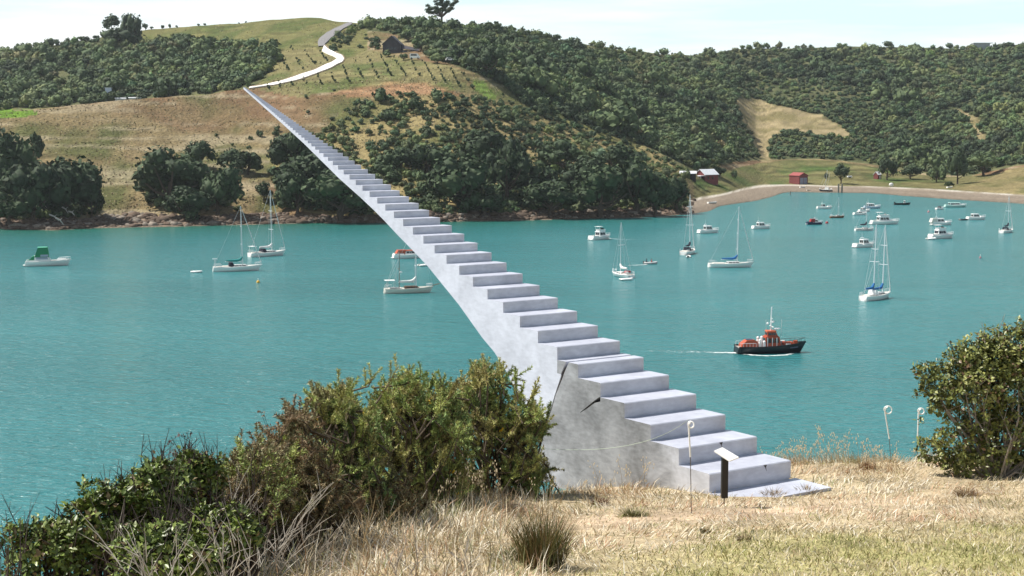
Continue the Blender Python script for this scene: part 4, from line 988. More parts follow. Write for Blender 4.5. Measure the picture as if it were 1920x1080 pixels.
mb = MB(); mb.tube([(-4.6, 1.0, 1.0), (-4.6, 1.0, 2.6)], .04, 5); mb.tube([(-4.6, -1.0, 1.0), (-4.6, -1.0, 2.8)], .04, 5); mb.box((-4.6, .9, 2.5), (.9, .8, .08)); mb.make('solar_frame', M_alu, t)
dinghy('white tender floating loose left of the teal covered yacht', sea(368, 511), 2.3, 5, M_gel, True)
t, sh = sailboat('white yacht with white sail cover nearest the far rocks', 502, 480, 9.6, 40, M_canvas, H=14.2, mx=.12, radar=None, B=3.1)
mb = MB(); mb.box((-4.0, 0, 2.4), (1.3, 1.9, .07)); mb.tube([(-4.3, .8, 1), (-4.3, .8, 2.4)], .04, 5); mb.tube([(-4.3, -.8, 1), (-4.3, -.8, 2.4)], .04, 5); mb.make('bimini', M_canvas, t)
t, sh = launch('pale launch under an orange cover half hidden by the stairs', 768, 484, 7.6, 18, ch=.9, roof=M_orange, canopy=M_orange, arch=False)
dinghy('small pale inflatable just left of the stairs edge', sea(795, 499), 2.8, 35, M_gel, True)
# classical ketch
t, sh = sailboat('classic pale hulled ketch with wooden cabin and two masts', 767, 549, 8.9, 12, M_canvas, hullm=M_gel2, H=11.8, mx=.14, dodger=None, cabin_m=M_teak, B=2.7, lean=-.012, furl=False, spread=((.33, .9), (.7, .6)))
top = mast(t, -.20 * 8.9, 1.0, 6.6, -.01, ((.5, .75),), .06, M_teak, radar=.42)
stays(t, top, [(-.30 * 8.9, 1.1, .95), (-.30 * 8.9, -1.1, .95), (-4.4, 0, 1.0)])
mb = MB(); mb.tube([(4.2, 0, 1.25), (5.6, 0, 1.55)], .07, 5); mb.make('bowsprit', M_teak, t)
mb = MB(); mb.box((-3.5, 0, 2.3), (1.8, 1.7, .07)); mb.tube([(-3.9, .8, .9), (-3.9, .8, 2.3)], .035, 5); mb.tube([(-3.9, -.8, .9), (-3.9, -.8, 2.3)], .035, 5); mb.make('bimini', M_canvas, t)
launch('white flybridge launch close to the shore of the point', 1126, 449, 7.3, 42, fly=True, ch=1.25, wm=M_navy)
t, sh = sailboat('white yacht seen from astern with white sail cover and dinghy tied behind', 1166, 519, 6.6, 122, M_canvas, H=10.2, mx=.08, dodger=None, B=2.5, furl=False, mastr=.06, spread=((.55, .8),))
mb = MB(); mb.box((-1.9, 0, 1.0), (.9, 1.3, .35), 0, (.8, .8)); mb.make('red_cushion', M_red, t)
dinghy('grey tender hanging at the stern of the white covered yacht', sea(1174, 525.5), 2.6, 15, M_gel, True)
dz = dinghy('small grey inflatable under way with two people aboard', sea(1219, 495), 3.0, 8, M_greyrub, True, motor=True)
t, sh = sailboat('white yacht seen from astern with black spray hood and tender', 1291, 476, 8.4, 66, M_navy, H=13.0, mx=.12, dodger=M_navy, B=2.9, lean=.03, spread=((.45, 1.0), (.78, .7)))
dinghy('white tender tied behind the black hooded yacht', sea(1291, 482.5), 2.4, 80, M_gel, True)
launch('white launch with dark windows left of the blue covered yacht mast', 1329, 437, 6.6, 24, ch=1.25, cab=(-.2, .16), wm=M_glassdark)
sailboat('long white yacht with blue sail cover seen broadside', 1371, 501, 9.7, 3, M_blue, H=12.0, mx=.13, dodger=None, spread=((.24, .85), (.52, .8), (.76, .65)), mastr=.095, B=2.9, F=.85, lean=-.02, boomz=.75)
launch('white launch between the blue covered yacht mast and the dark red launch', 1428, 429, 5.9, 20, ch=1.15, cab=(-.22, .18), canopy=None)
t, sh = launch('dark hulled launch with dark red canopy aft and white cabin', 1528, 421, 5.2, 12, hullm=M_darkhull, canopy=M_red, ch=1.0, cab=(-.05, .22))
launch('small white launch with pale green roof nearest the beach', 1546, 391.5, 5.6, 8, roof=M_ltgreen, ch=1.15, cab=(-.2, .08))
sailboat('small brown hulled sailboat with a thin mast near the beach', 1570, 408.5, 5.0, 12, None, hullm=M_teak, H=6.2, mx=.1, dodger=None, furl=False, mastr=.045, spread=((.5, .5),), F=.55)
t, sh = launch('low white launch right of the small brown sailboat', 1613, 403, 4.9, 14, ch=.6, cab=(-.2, .2), arch=False)
launch('second low white launch lying just behind the first low white one', 1621, 397, 4.6, 20, ch=.9, cab=(-.25, .05), arch=False)
launch('blue sided launch with a band of dark windows near the beach', 1636, 391, 6.3, 6, hullm=M('pale_blue_hull', (.42, .50, .60), .4), ch=1.05, cab=(-.30, .14), mull=4)
t = thing('workboat', 'open black workboat with a small white cuddy near the beach', 'motorboat', sea(1692, 384), RAD(-2)); sh = add_hull(t, M_blackhull, 6.2, 1.9, .62, trans=.85, fine=2.2, deckm=M_black)
house(t, .5, 1.2, 1.0, .6, .9, M_gel, .2, .05, .1, M_white); mb = MB(); mb.box((-2.9, 0, .5), (.5, .4, .6), 0, (.8, .8)); mb.make('outboard', M_black, t)
launch('large white flybridge launch behind the schooner masts', 1660, 420.5, 9.0, 8, fly=True, ch=1.35, cab=(-.26, .16), F=.95, stripe=None)
sailboat('small white sloop with navy sail cover beside the schooner masts', 1621, 432.5, 5.9, 14, M_navy, H=7.8, mx=.10, dodger=None, furl=False, mastr=.05, spread=((.6, .6),), stripe=M_red)
launch('white launch with raked windows left of the schooner masts', 1621, 463.5, 6.4, 28, ch=1.2, cab=(-.16, .18), roof=M_white)
# schooner
t, sh = sailboat('white schooner with two tall masts and blue sail covers', 1644, 561, 8.6, 44, M_blue, H=11.9, mx=.20, dodger=M_white, B=2.7, lean=-.035, spread=((.42, .95), (.70, .7)), mastr=.10, boomz=.8)
top = mast(t, -.12 * 8.6, 1.0, 12.1, -.028, ((.46, .95), (.64, .7)), .10); boom(t, -.12 * 8.6, 1.9, 2.6, M_blue); stays(t, top, [(-4.2, 0, 1), (-.12 * 8.6, 1.2, .9), (-.12 * 8.6, -1.2, .9)])
launch('large flybridge launch with tender at the stern on the right', 1766, 447, 7.6, 22, fly=True, ch=1.3, cab=(-.24, .16), wm=M_navy, F=.95)
dinghy('grey tender at the stern of the large flybridge launch', sea(1746, 449), 2.8, 20, M_gel, True)
launch('white launch just behind the large flybridge launch', 1766, 422, 6.8, 14, ch=1.2, cab=(-.3, .12), fly=False, canopy=M_gel2)
launch('tiny dark topped launch left of the pale green ferry', 1762, 393, 3.6, 30, ch=.8, cab=(-.2, .2), roof=M_navy, arch=False)
launch('long pale green awning boat near the beach', 1792, 388.5, 8.2, 3, ch=1.0, cab=(-.30, .22), roof=M_ltgreen, hullm=M_ltgreen, arch=False, F=.7, mull=5)
launch('white launch with flat roof near the right edge', 1831, 412, 6.6, 14, ch=1.1, cab=(-.24, .14), arch=False)
dinghy('black tender left of the flat roofed launch at right', sea(1806, 413), 2.8, 5, M_blackhull, True)
sailboat('white yacht at the right edge seen from astern', 1888, 436, 7.4, 48, M_navy, H=9.6, mx=.10, dodger=M_navy, B=2.7, spread=((.55, .9),), mastr=.06)
# boat aground on the beach, dinghies on the sand
f = land1(1548, 359); t, sh = sailboat('old boat with a leaning pale mast aground at the beach', 1548, 361, 6.2, 150, None, hullm=M_blackhull, H=9.0, mx=.05, dodger=M_gel2, furl=False, roll=0, lean=.10, mastr=.07, spread=((.5, .7),)); t.location = f + Vector((0, 0, .1))
mb = MB(); mb.box((-.6, 0, .7), (1.9, 1.4, 1.1), 0, (.8, .8)); mb.make('wheelhouse', M_gel, t)
mb = MB(); mb.tube([(-.6, 0, 1.4), (-1.9, .2, 8.5)], .05, 5); mb.tube([(1.9, 0, .9), (-.2, .1, 5.5)], .04, 5); mb.make('derrick', M_alu, t)
for x, y, l, m_, lab in ((1505, 352, 2.9, M_gel, 'white dinghy on the sand below the red boathouse'), (1516.5, 357.5, 2.0, M_gel2, 'smaller dinghy on the sand below the red boathouse'), (1543, 363.5, 2.6, M_gel, 'white dinghy beside the old boat aground'), (1781, 352.5, 3.2, M_gel, 'white dinghy under the beach shrub on the right'), (1336, 382, 4.0, M_gel, 'pale dinghy on the point of the shingle beach')):
    p = land1(x, y); dinghy(lab, p + Vector((0, 0, .12)), l, 10 + x % 17, m_)
p = land1(1671, 350); t = thing('upturned_dinghy', 'white dinghy stood on its edge at the top of the beach', 'dinghy', p, RAD(10))
mb = MB(); mb.ball((0, 0, .85), (1.15, .55, .95), 12, 8); mb.make('hull', M_gel, t, True); mb = MB(); mb.tube([(-1.0, .1, .3), (0, .62, .9), (1.0, .1, .3)], .06, 5); mb.make('gunwale', M_teak, t)
p = land1(1593, 334); t = thing('parked_trailer', 'small white trailer boat on the grass right of the beach tree', 'trailer', p, RAD(5)); mb = MB(); mb.box((0, 0, .4), (2.4, 1.4, .7), 0, (.85, .8)); mb.make('body', M_white, t); mb = MB(); mb.tube([(0, -.8, .35), (0, .8, .35)], .34, 8); mb.make('wheel', M_black, t)
# buoys
def buoy(label, x, y, m, h=.8, r=.28, stick=True):
    t = thing('mooring_buoy', label, 'buoy', sea(x, y)); mb = MB(); mb.ball((0, 0, .1), (r, r, r * 1.1), 9, 6); mb.make('float', m, t, True)
    mb = MB(); mb.tube([(0, 0, .1), (0, 0, h)], .05, 5); mb.ball((0, 0, h), .10, 6, 4); mb.make('staff', M_white, t)
buoy('yellow buoy with a pale top in front of the teal covered yacht', 484, 530, M('yellow_paint', (.75, .42, .03), .5), .75, .34)
buoy('red buoy off the bow of the dark red launch', 1550.5, 419, M_red, .9, .5)
buoy('faded pink buoy left of the pale green ferry', 1741, 398, M('faded_pink', (.45, .16, .18), .6), .8, .4)
buoy('lone faded pink buoy on open water at the far right', 1838, 484, M('faded_pink_2', (.42, .17, .2), .6), .8, .28)

# ---- orange and black rescue workboat
t = thing('rescue_workboat', 'black hulled workboat with orange wheelhouse and orange stern cover', 'workboat', sea(1446, 661), RAD(6))
L, B = 9.4, 2.9; sh = add_hull(t, M_blackhull, L, B, .85, trans=.9, fine=2.6, rise=.55, deckm=M_greydeck, rub=M('black_fender', (.02, .02, .022), .8))
mb = MB()
for sg in (1, -1):
    for i in range(len(sh) - 1):
        a, b = sh[i], sh[i + 1]; mb.add([(a[0], sg * a[1], a[2]), (b[0], sg * b[1], b[2]), (b[0], sg * (b[1] + .03), b[2] + .16), (a[0], sg * (a[1] + .03), a[2] + .16)], [[0, 1, 2, 3]])
mb.make('bulwark', M_blackhull, t, fix=False)
mb = MB(); zs_ = .75
mb.prism([(-4.2, zs_), (-2.1, zs_), (-2.05, zs_ + .85), (-2.5, zs_ + 1.08), (-3.5, zs_ + .98), (-4.15, zs_ + .45)], -.95, .95, lambda a, b, w_: (a, w_ * (1 - .22 * (b - zs_)), b)); mb.make('stern_cover', M_orange, t)
mb = MB(); mb.box((-3.0, 0, zs_ + 1.04), (.9, 1.0, .06)); mb.make('cover_hatch', M_stripe, t)
mb = MB()
for (x, y, h) in ((-1.75, -.7, 1.0), (-1.4, -.3, 1.35), (-1.7, .5, 1.2), (-1.2, -.85, .8)): mb.box((x, y, zs_), (.32, .35, h), .3, (.7, .7)); mb.ball((x, y, zs_ + h), .2, 7, 5)
mb.make('deck_gear', M_white, t)
house(t, -1.0, 1.15, 1.75, zs_, 1.45, M_orange, .25, .0, .06, None, (.45, .86), name='lower_cabin', mull=3)
mb = MB()
for x in (-.75, -.1, .5): mb.box((x, -.885, zs_ + .05), (.10, .03, 1.3))
mb.make('cabin_pillar', M_white, t)
house(t, -.75, .75, 1.35, zs_ + 1.47, .62, M('orange_wheelhouse_paint', (.40, .07, .03), .5), .3, .05, .1, M('orange_roof_paint', (.50, .11, .045), .5), (.3, .8), name='wheelhouse', over=.12)
mo = MB(); mo.tube([(-.1, 0, zs_ + 2.1), (-.05, 0, zs_ + 5.2)], [.11, .06], 6); mo = mo.make('mast', M_white, t)
for z, w_ in ((2.75, .95), (3.35, .6), (3.8, .4)):
    o = MB(); o.tube([(0, -w_, zs_ + z), (0, w_, zs_ + z)], .05, 5); o.make('crossbar', M_white, mo)
o = MB(); o.ball((.75, 0, zs_ + 2.45), (.45, .45, .12), 8, 4); o.ball((-.55, 0, zs_ + 3.15), .16, 7, 5); o.ball((.2, 0, zs_ + 3.4), (.2, .2, .14), 7, 5); o.box((0, 0, zs_ + 5.0), (.16, .16, .35)); o.make('radar', M_white, mo)
mb = MB(); mb.tube([(1.15, -.5, zs_ + 1.4), (1.2, -.5, zs_ + 3.7)], .025, 4); mb.tube([(-.6, .5, zs_ + 2.2), (-.65, .5, zs_ + 3.6)], .025, 4); mb.make('whip_aerial', M_wire, t)
rail(t, sh, 1.6, 4.55, .62, 'bow_rail', M_black); rail(t, sh, -4.5, -2.4, .6, 'stern_rail', M_alu)
mb = MB(); mb.box((2.2, 0, sheer_z(sh, 2.2)), (1.5, 1.0, .35), 0, (.8, .8)); mb.box((3.3, .1, sheer_z(sh, 3.3)), (.5, .5, .4)); mb.make('foredeck_hatch', M_orange, t)
mb = MB(); mb.box((1.6, .55, sheer_z(sh, 1.6)), (.7, .4, .5)); mb.box((2.1, -.7, sheer_z(sh, 1.6)), (.6, .3, .25)); mb.make('deck_locker', M_canvas, t)
mb = MB()
for i in range(7):
    x = 2.35 + i * .17; b = float(np.interp(x, [s_[0] for s_ in sh], [s_[1] for s_ in sh])); mb.box((x, -b * .985 - .012, sheer_z(sh, x) * .62), (.10, .03, .14 + .03 * (i % 2)), -.35)
mb.make('name_lettering', M('faded_lettering', (.16, .18, .26), .6), t)

# wake foam of the two moving boats and small slicks
def foam_mat():
    m = bpy.data.materials.new('sea_foam'); m.use_nodes = True; nt = m.node_tree; N = nt.nodes; Lk = nt.links; b = N['Principled BSDF']
    b.inputs['Base Color'].default_value = (.85, .9, .9, 1); b.inputs['Roughness'].default_value = .8
    g = N.new('ShaderNodeNewGeometry'); mp = N.new('ShaderNodeMapping'); mp.inputs['Scale'].default_value = (1.2, 2.6, 1); n = N.new('ShaderNodeTexNoise'); n.inputs['Scale'].default_value = 1.1; n.inputs['Detail'].default_value = 6
    a = N.new('ShaderNodeAttribute'); a.attribute_name = 'tint'; ad = N.new('ShaderNodeMath'); ad.operation = 'ADD'; r = N.new('ShaderNodeValToRGB'); r.color_ramp.elements[0].position = .66; r.color_ramp.elements[1].position = .96
    sb = N.new('ShaderNodeMath'); sb.operation = 'MULTIPLY_ADD'; sb.inputs[1].default_value = .6
    Lk.new(g.outputs['Position'], mp.inputs[0]); Lk.new(mp.outputs[0], n.inputs['Vector']); Lk.new(a.outputs['Fac'], sb.inputs[0]); Lk.new(n.outputs[0], sb.inputs[2]); Lk.new(sb.outputs[0], r.inputs[0]); Lk.new(r.outputs[0], b.inputs['Alpha']); return m
M_foam = foam_mat()
def foam(name, pts):
    """pts: (x, y, half width metres, density)"""
    V = []; C = []
    P = [(sea(x, y), w_, d) for x, y, w_, d in pts]
    for i, (p, w_, d) in enumerate(P):
        a = P[max(i - 1, 0)][0]; b = P[min(i + 1, len(P) - 1)][0]; q = (b - a).normalized(); n = Vector((-q.y, q.x, 0))
        for k in (-1, -.4, .4, 1): V.append(p + n * w_ * k + Vector((0, 0, .06))); C.append([d * (1 if abs(k) < 1 else .0)] * 3)
    F_ = np.array([[i * 4 + j, i * 4 + j + 1, i * 4 + j + 5, i * 4 + j + 4] for i in range(len(P) - 1) for j in range(3)])
    return kind(mesh_obj(name, np.array([v[:] for v in V]), F_, M_foam, attrs={'tint': np.array(C)}), 'stuff')
foam('wake_foam', [(1150, 655, 1.5, .0), (1240, 659, 1.6, .18), (1320, 661, 1.0, .30), (1355, 662, .8, .5), (1385, 662, .9, .85)])
foam('wake_foam', [(1383, 663, .5, .3), (1410, 666.5, .55, .55), (1440, 668, .6, .55), (1476, 666, .5, .55), (1500, 660, .3, .1)])
foam('wake_foam', [(1130, 498, .4, .0), (1180, 498, .5, .45), (1205, 497, .5, .7), (1213, 496.5, .5, .9)])
foam('wake_foam', [(1140, 447, .4, .6), (1160, 449, .5, .5), (1200, 450, .5, .25)])

# ---- the two people in the inflatable
M_dark = M('dark_clothing', (.03, .03, .05), .9); M_redsh = M('red_clothing', (.35, .05, .04), .9); M_hair = M('dark_hair', (.03, .02, .015), .8)
def person(label, loc, rz, shirt):
    t = thing('person', label, 'person', loc, rz)
    V = {'pel': (0, 0, .12), 'wai': (-.02, 0, .34), 'che': (0, 0, .56), 'nec': (.02, 0, .70), 'hea': (.05, 0, .80), 'top': (.04, 0, .93)}
    E = [('pel', 'wai'), ('wai', 'che'), ('che', 'nec'), ('nec', 'hea'), ('hea', 'top')]; R_ = {'pel': .15, 'wai': .13, 'che': .15, 'nec': .055, 'hea': .10, 'top': .075}
    for s_, n in ((1, 'l'), (-1, 'r')):
        V.update({n + 'sh': (0, .19 * s_, .60), n + 'el': (.12, .25 * s_, .36), n + 'wr': (.32, .17 * s_, .28), n + 'hd': (.40, .15 * s_, .27), n + 'hip': (.05, .10 * s_, .10), n + 'kn': (.43, .14 * s_, .22), n + 'an': (.50, .14 * s_, -.16), n + 'to': (.64, .15 * s_, -.19)})
        R_.update({n + 'sh': .07, n + 'el': .05, n + 'wr': .035, n + 'hd': .045, n + 'hip': .095, n + 'kn': .07, n + 'an': .045, n + 'to': .045})
        E += [('che', n + 'sh'), (n + 'sh', n + 'el'), (n + 'el', n + 'wr'), (n + 'wr', n + 'hd'), ('pel', n + 'hip'), (n + 'hip', n + 'kn'), (n + 'kn', n + 'an'), (n + 'an', n + 'to')]
    ks = list(V); me = bpy.data.meshes.new('body'); me.from_pydata([V[k] for k in ks], [(ks.index(a), ks.index(b)) for a, b in E], [])
    o = bpy.data.objects.new('body', me); link(o, t); md = o.modifiers.new('skin', 'SKIN'); o.modifiers.new('sub', 'SUBSURF').levels = 1; o.modifiers['sub'].render_levels = 1
    for i, k in enumerate(ks): me.skin_vertices[0].data[i].radius = (R_[k], R_[k])
    me.skin_vertices[0].data[0].use_root = True; me.materials.append(shirt)
    mb = MB(); mb.ball((.055, 0, .85), (.095, .08, .115), 10, 7); mb.ball((.155, 0, .84), (.02, .015, .02), 6, 4); h = mb.make('head', M_skin, t, True)
    mb = MB(); mb.ball((.03, 0, .90), (.105, .09, .09), 10, 6); mb.make('hair', M_hair, t, True)
    return t
R_in = Matrix.Rotation(RAD(8), 3, 'Z')
person('person in dark clothing steering at the stern of the inflatable', dz.location + R_in @ Vector((-.85, .1, .18)), RAD(8), M_dark)
person('person in red sitting forward in the inflatable', dz.location + R_in @ Vector((.25, -.1, .18)), RAD(8), M_redsh)
# ================================================================== THE STAIRCASE
P0 = Vector((2.15653, 16.580954, 26.014379)); TH = 0.596127
SR = Vector((-math.sin(TH), math.cos(TH), 0)); SW = Vector((math.cos(TH), math.sin(TH), 0)); UPV = Vector((0, 0, 1))
def st(u, z, v): return P0 + SR * u + SW * v + UPV * z
def uz(x, y):
    d = Vector(ray(x, y)); c = Vector((0, 0, CAMH)); k = (P0 - c).dot(SW) / d.dot(SW); p = c + d * k - P0; return p.dot(SR), p.z
scl = [math.exp(-.034224 * i - .000344 * i * i) for i in range(34)]
s_ = scl[-1]
for i in range(50): s_ *= .957; scl.append(s_)
U = [0.0]; ZS = [0.0]
for s_ in scl: U.append(U[-1] + .517174 * s_); ZS.append(ZS[-1] + .2 * s_)
WD = [1.222863 * s_ for s_ in scl]
NST = len(scl)
def metal(name, base, dark, k, rough=.42, met=.35, patina=None, wide=(.36, .64)):
    m = bpy.data.materials.new(name); m.use_nodes = True; nt = m.node_tree; N = nt.nodes; Lk = nt.links; b = N['Principled BSDF']
    b.inputs['Metallic'].default_value = met; b.inputs['Roughness'].default_value = rough
    g = N.new('ShaderNodeNewGeometry'); n = N.new('ShaderNodeTexNoise'); n.inputs['Scale'].default_value = 2.2; n.inputs['Detail'].default_value = 7; n.inputs['Roughness'].default_value = .62; n.inputs['Distortion'].default_value = .6
    n2 = N.new('ShaderNodeTexNoise'); n2.inputs['Scale'].default_value = 9; n2.inputs['Detail'].default_value = 6
    mp = N.new('ShaderNodeMapping'); mp.inputs['Scale'].default_value = (1, 1, 3.0); mp.inputs['Rotation'].default_value = (.3, .2, .6)
    Lk.new(g.outputs['Position'], n.inputs['Vector']); Lk.new(g.outputs['Position'], mp.inputs[0]); Lk.new(mp.outputs[0], n2.inputs['Vector'])
    r = N.new('ShaderNodeValToRGB'); r.color_ramp.elements[0].position = wide[0]; r.color_ramp.elements[1].position = wide[1]; r.color_ramp.elements[0].color = (*dark, 1); r.color_ramp.elements[1].color = (*base, 1)
    ma = N.new('ShaderNodeMath'); ma.operation = 'MULTIPLY_ADD'; ma.inputs[1].default_value = k; Lk.new(n2.outputs[0], ma.inputs[0]); Lk.new(n.outputs[0], ma.inputs[2])
    sb = N.new('ShaderNodeMath'); sb.operation = 'SUBTRACT'; sb.inputs[1].default_value = k / 2; Lk.new(ma.outputs[0], sb.inputs[0]); Lk.new(sb.outputs[0], r.inputs[0]); Lk.new(r.outputs[0], b.inputs['Base Color'])
    if patina:      # a dull grey weathered patch round one spot of the plate
        c, rad, pc = patina
        ds = N.new('ShaderNodeVectorMath'); ds.operation = 'DISTANCE'; Lk.new(g.outputs['Position'], ds.inputs[0]); ds.inputs[1].default_value = c
        pm = N.new('ShaderNodeMath'); pm.operation = 'MULTIPLY_ADD'; pm.inputs[1].default_value = 1.5; pm.inputs[2].default_value = -.75; Lk.new(n.outputs[0], pm.inputs[0])
        pa = N.new('ShaderNodeMath'); pa.operation = 'ADD'; Lk.new(pm.outputs[0], pa.inputs[0]); Lk.new(ds.outputs['Value'], pa.inputs[1])
        pr = N.new('ShaderNodeMapRange'); pr.interpolation_type = 'SMOOTHSTEP'; pr.inputs[1].default_value = rad * .45; pr.inputs[2].default_value = rad * 1.1; pr.inputs[3].default_value = 1; pr.inputs[4].default_value = 0; Lk.new(pa.outputs[0], pr.inputs[0])
        pr2 = N.new('ShaderNodeValToRGB'); pr2.color_ramp.elements[0].position = .32; pr2.color_ramp.elements[1].position = .70; pr2.color_ramp.elements[0].color = (*[q * .52 for q in pc], 1); pr2.color_ramp.elements[1].color = (*pc, 1); Lk.new(sb.outputs[0], pr2.inputs[0])
        px_ = N.new('ShaderNodeMix'); px_.data_type = 'RGBA'; Lk.new(pr.outputs[0], px_.inputs[0]); Lk.new(r.outputs[0], px_.inputs[6]); Lk.new(pr2.outputs[0], px_.inputs[7]); Lk.new(px_.outputs[2], b.inputs['Base Color'])
    rr = N.new('ShaderNodeMapRange'); rr.inputs[3].default_value = rough + .14; rr.inputs[4].default_value = rough - .08; Lk.new(n2.outputs[0], rr.inputs[0]); Lk.new(rr.outputs[0], b.inputs['Roughness'])
    bp = N.new('ShaderNodeBump'); bp.inputs['Strength'].default_value = .12; bp.inputs['Distance'].default_value = .02; Lk.new(n.outputs[0], bp.inputs['Height']); Lk.new(bp.outputs[0], b.inputs['Normal'])
    return m
M_step = metal('brushed_aluminium', (.57, .595, .68), (.41, .43, .51), .6, .42, .14, None, (.28, .72))
M_upper = metal('pale_brushed_aluminium', (.61, .635, .725), (.45, .47, .54), .5, .42, .15, None, (.30, .70))
M_lower = metal('weathered_aluminium_plate', (.60, .62, .69), (.43, .445, .49), .5, .5, .2, (tuple(st(2.05, .28, 0)), 1.75, (.325, .33, .345)), (.30, .70))
M_crackshade = mat('dark_crack_shade', (.05, .04, .035), .9)  # near-black that stands in for the shade inside the cracks
stair = thing('staircase_sculpture', 'silver metal staircase sculpture that tapers away into the sky above the bay', 'sculpture', P0)
loc0 = lambda u, z, v: st(u, z, v) - P0
CR1 = [uz(x, y) for x, y in [(1065, 681), (1055, 705), (1041, 740), (1034, 765), (1021, 800), (1015, 830), (1012, 850)]]
CR2 = [uz(x, y) for x, y in [(1127, 744), (1115, 753), (1100, 765), (1088, 773)]]
UND = [uz(x, y) for x, y in [(971, 742), (949, 695.6), (926.7, 660), (904, 633), (882, 602), (860, 571), (801.4, 498.6), (777.8, 473.6), (744.4, 439.6), (719.4, 412.5), (700, 393), (675.6, 370), (635.6, 334.4), (607.8, 306.7), (570, 269.4), (521, 224.4)]]
wfun = lambda a, b: max(.004, float(np.interp(a, U, WD + [WD[-1] * .9])) * .985 - .004)
G = .015
KC = max(i for i in range(NST) if U[i] <= CR1[0][0])          # the step the crack starts on
# steps: one block each with a chamfered nosing
for i in range(NST):
    u0, u1, z0, z1 = U[i], U[i + 1], ZS[i], ZS[i + 1]; c = .012 * scl[i]; mb = MB()
    fr = lambda a, b, v: loc0(a, b, v)
    if i == KC:
        a = CR1[0][0]; sl = (CR1[1][0] - CR1[0][0]) / (CR1[1][1] - CR1[0][1]); ab = a + sl * (z0 - z1)
        mb.prism([(u0, z0), (u0, z1 - c), (u0 + c, z1), (a - G, z1), (ab - G, z0)], 0, WD[i], fr)
        mb.prism([(ab + G + .028, z0), (a + G + .03, z1), (u1, z1), (u1, z0)], 0, WD[i], fr)
    else:
        mb.prism([(u0, z0), (u0, z1 - c), (u0 + c, z1), (u1, z1), (u1, z0)], 0, WD[i], fr)
    o = mb.make('step', M_step, stair); o.data.materials.append(M_lower if i <= KC else M_upper)
    for p_ in o.data.polygons:
        if abs(p_.normal.dot(SW)) > .9: p_.material_index = 1
# upper flight: body under the steps beyond the crack
kc0 = KC + 1
top = []
a = CR1[0][0]; sl = (CR1[1][0] - CR1[0][0]) / (CR1[1][1] - CR1[0][1]); ab = a + sl * (ZS[KC] - ZS[KC + 1])
top = [(ab + G + .028, ZS[KC]), (U[kc0], ZS[KC])]
for i in range(kc0, NST): top += [(U[i], ZS[i]), (U[i + 1], ZS[i])]
und = [(U[-1], ZS[-1] - .03)] + UND[::-1] + [(3.42, .16), (CR1[5][0] + .06, .06)]
crk = [(u + o_, z) for (u, z), o_ in zip(CR1[1:6], (.034, .008, .012, .016, .02))]
mb = MB(); mb.prism(top + und[:-1] + [(crk[-1][0] + .02, crk[-1][1] + .02)] + crk[::-1], 0, wfun, loc0 and (lambda a, b, v: loc0(a, b, v)))
mb.make('upper_flight', M_upper, stair)
# cracked lower block
low = [(0, -.06), (0, 0)]
for i in range(0, KC):
    if i == 4:      # notch of the short crack: opens at the foot of this riser and runs down into the plate
        low += [(U[4], ZS[4] - .05)] + [(u, z - .016 * (1 - k / 3)) for k, (u, z) in enumerate(CR2[1:])] + [(CR2[3][0] + .004, CR2[3][1])] + [(u + .006, z + .012 * (1 - k / 3)) for k, (u, z) in list(enumerate(CR2[1:]))[::-1][1:]] + [(U[4] + .03, ZS[4] - .004), (U[4] + .03, ZS[4]), (U[5], ZS[4])]
    else: low += [(U[i], ZS[i]), (U[i + 1], ZS[i])]
low += [(U[KC], ZS[KC]), (ab - G, ZS[KC])] + [(u - G * .8, z) for u, z in CR1[1:]] + [uz(1017, 870), uz(1026, 890), uz(1035, 914), uz(1150, 927), uz(1290, 934)]
def clean(p):
    o = []
    for q in p:
        if not o or math.hypot(q[0] - o[-1][0], q[1] - o[-1][1]) > 1e-4: o.append(q)
    return o
mb = MB(); mb.prism(clean(low), 0, wfun, lambda a, b, v: loc0(a, b, v)); mb.make('lower_block', M_lower, stair)
# split-off sliver at the broken back edge, and an added dark body behind the cracks, painted as their shade
sv = [uz(x, y) for x, y in [(1010, 842), (1013, 856), (1017, 884), (1024, 905), (1018, 903), (1010, 872)]]
mb = MB(); mb.prism(sv, 0, .5, lambda a, b, v: loc0(a, b, v)); mb.make('broken_edge', M_lower, stair)
mb = MB(); mb.prism([(2.2, -.3), (3.0, -.3), (3.12, -.05), (3.21, .05), (3.18, .24), (3.03, .48), (2.95, .66), (2.80, .92), (2.68, 1.03), (2.55, 1.0), (2.5, .80), (2.05, .62), (1.99, .70), (U[4] + .012, ZS[4] - .012), (U[4] + .008, ZS[4] - .06), (2.05, .60), (2.2, .4)], .016, .5, lambda a, b, v: loc0(a, b, v)); mb.make('crack_shade_core', M_crackshade, stair)
mb = MB(); mb.prism([(-.56, -.045), (-.56, -.012), (-.002, -.012), (-.002, -.045)], 0, 1.30, lambda a, b, v: loc0(a, b, v)); mb.make('base_plate', M_step, stair)
# crack marks on the two lowest steps
for i, vv in ((0, .80), (1, .60)):
    mb = MB()
    z1 = ZS[i + 1]; u0 = U[i]
    mb.prism([(vv, z1 - .004), (vv + .05, z1 - .004), (vv + .035, z1 - .03), (vv + .045, z1 - .07), (vv + .03, z1 - .035)], u0 - .004, u0 + .003, lambda a, b, w_: loc0(w_, b, a))
    mb.make('edge_crack', M_crackshade, stair)

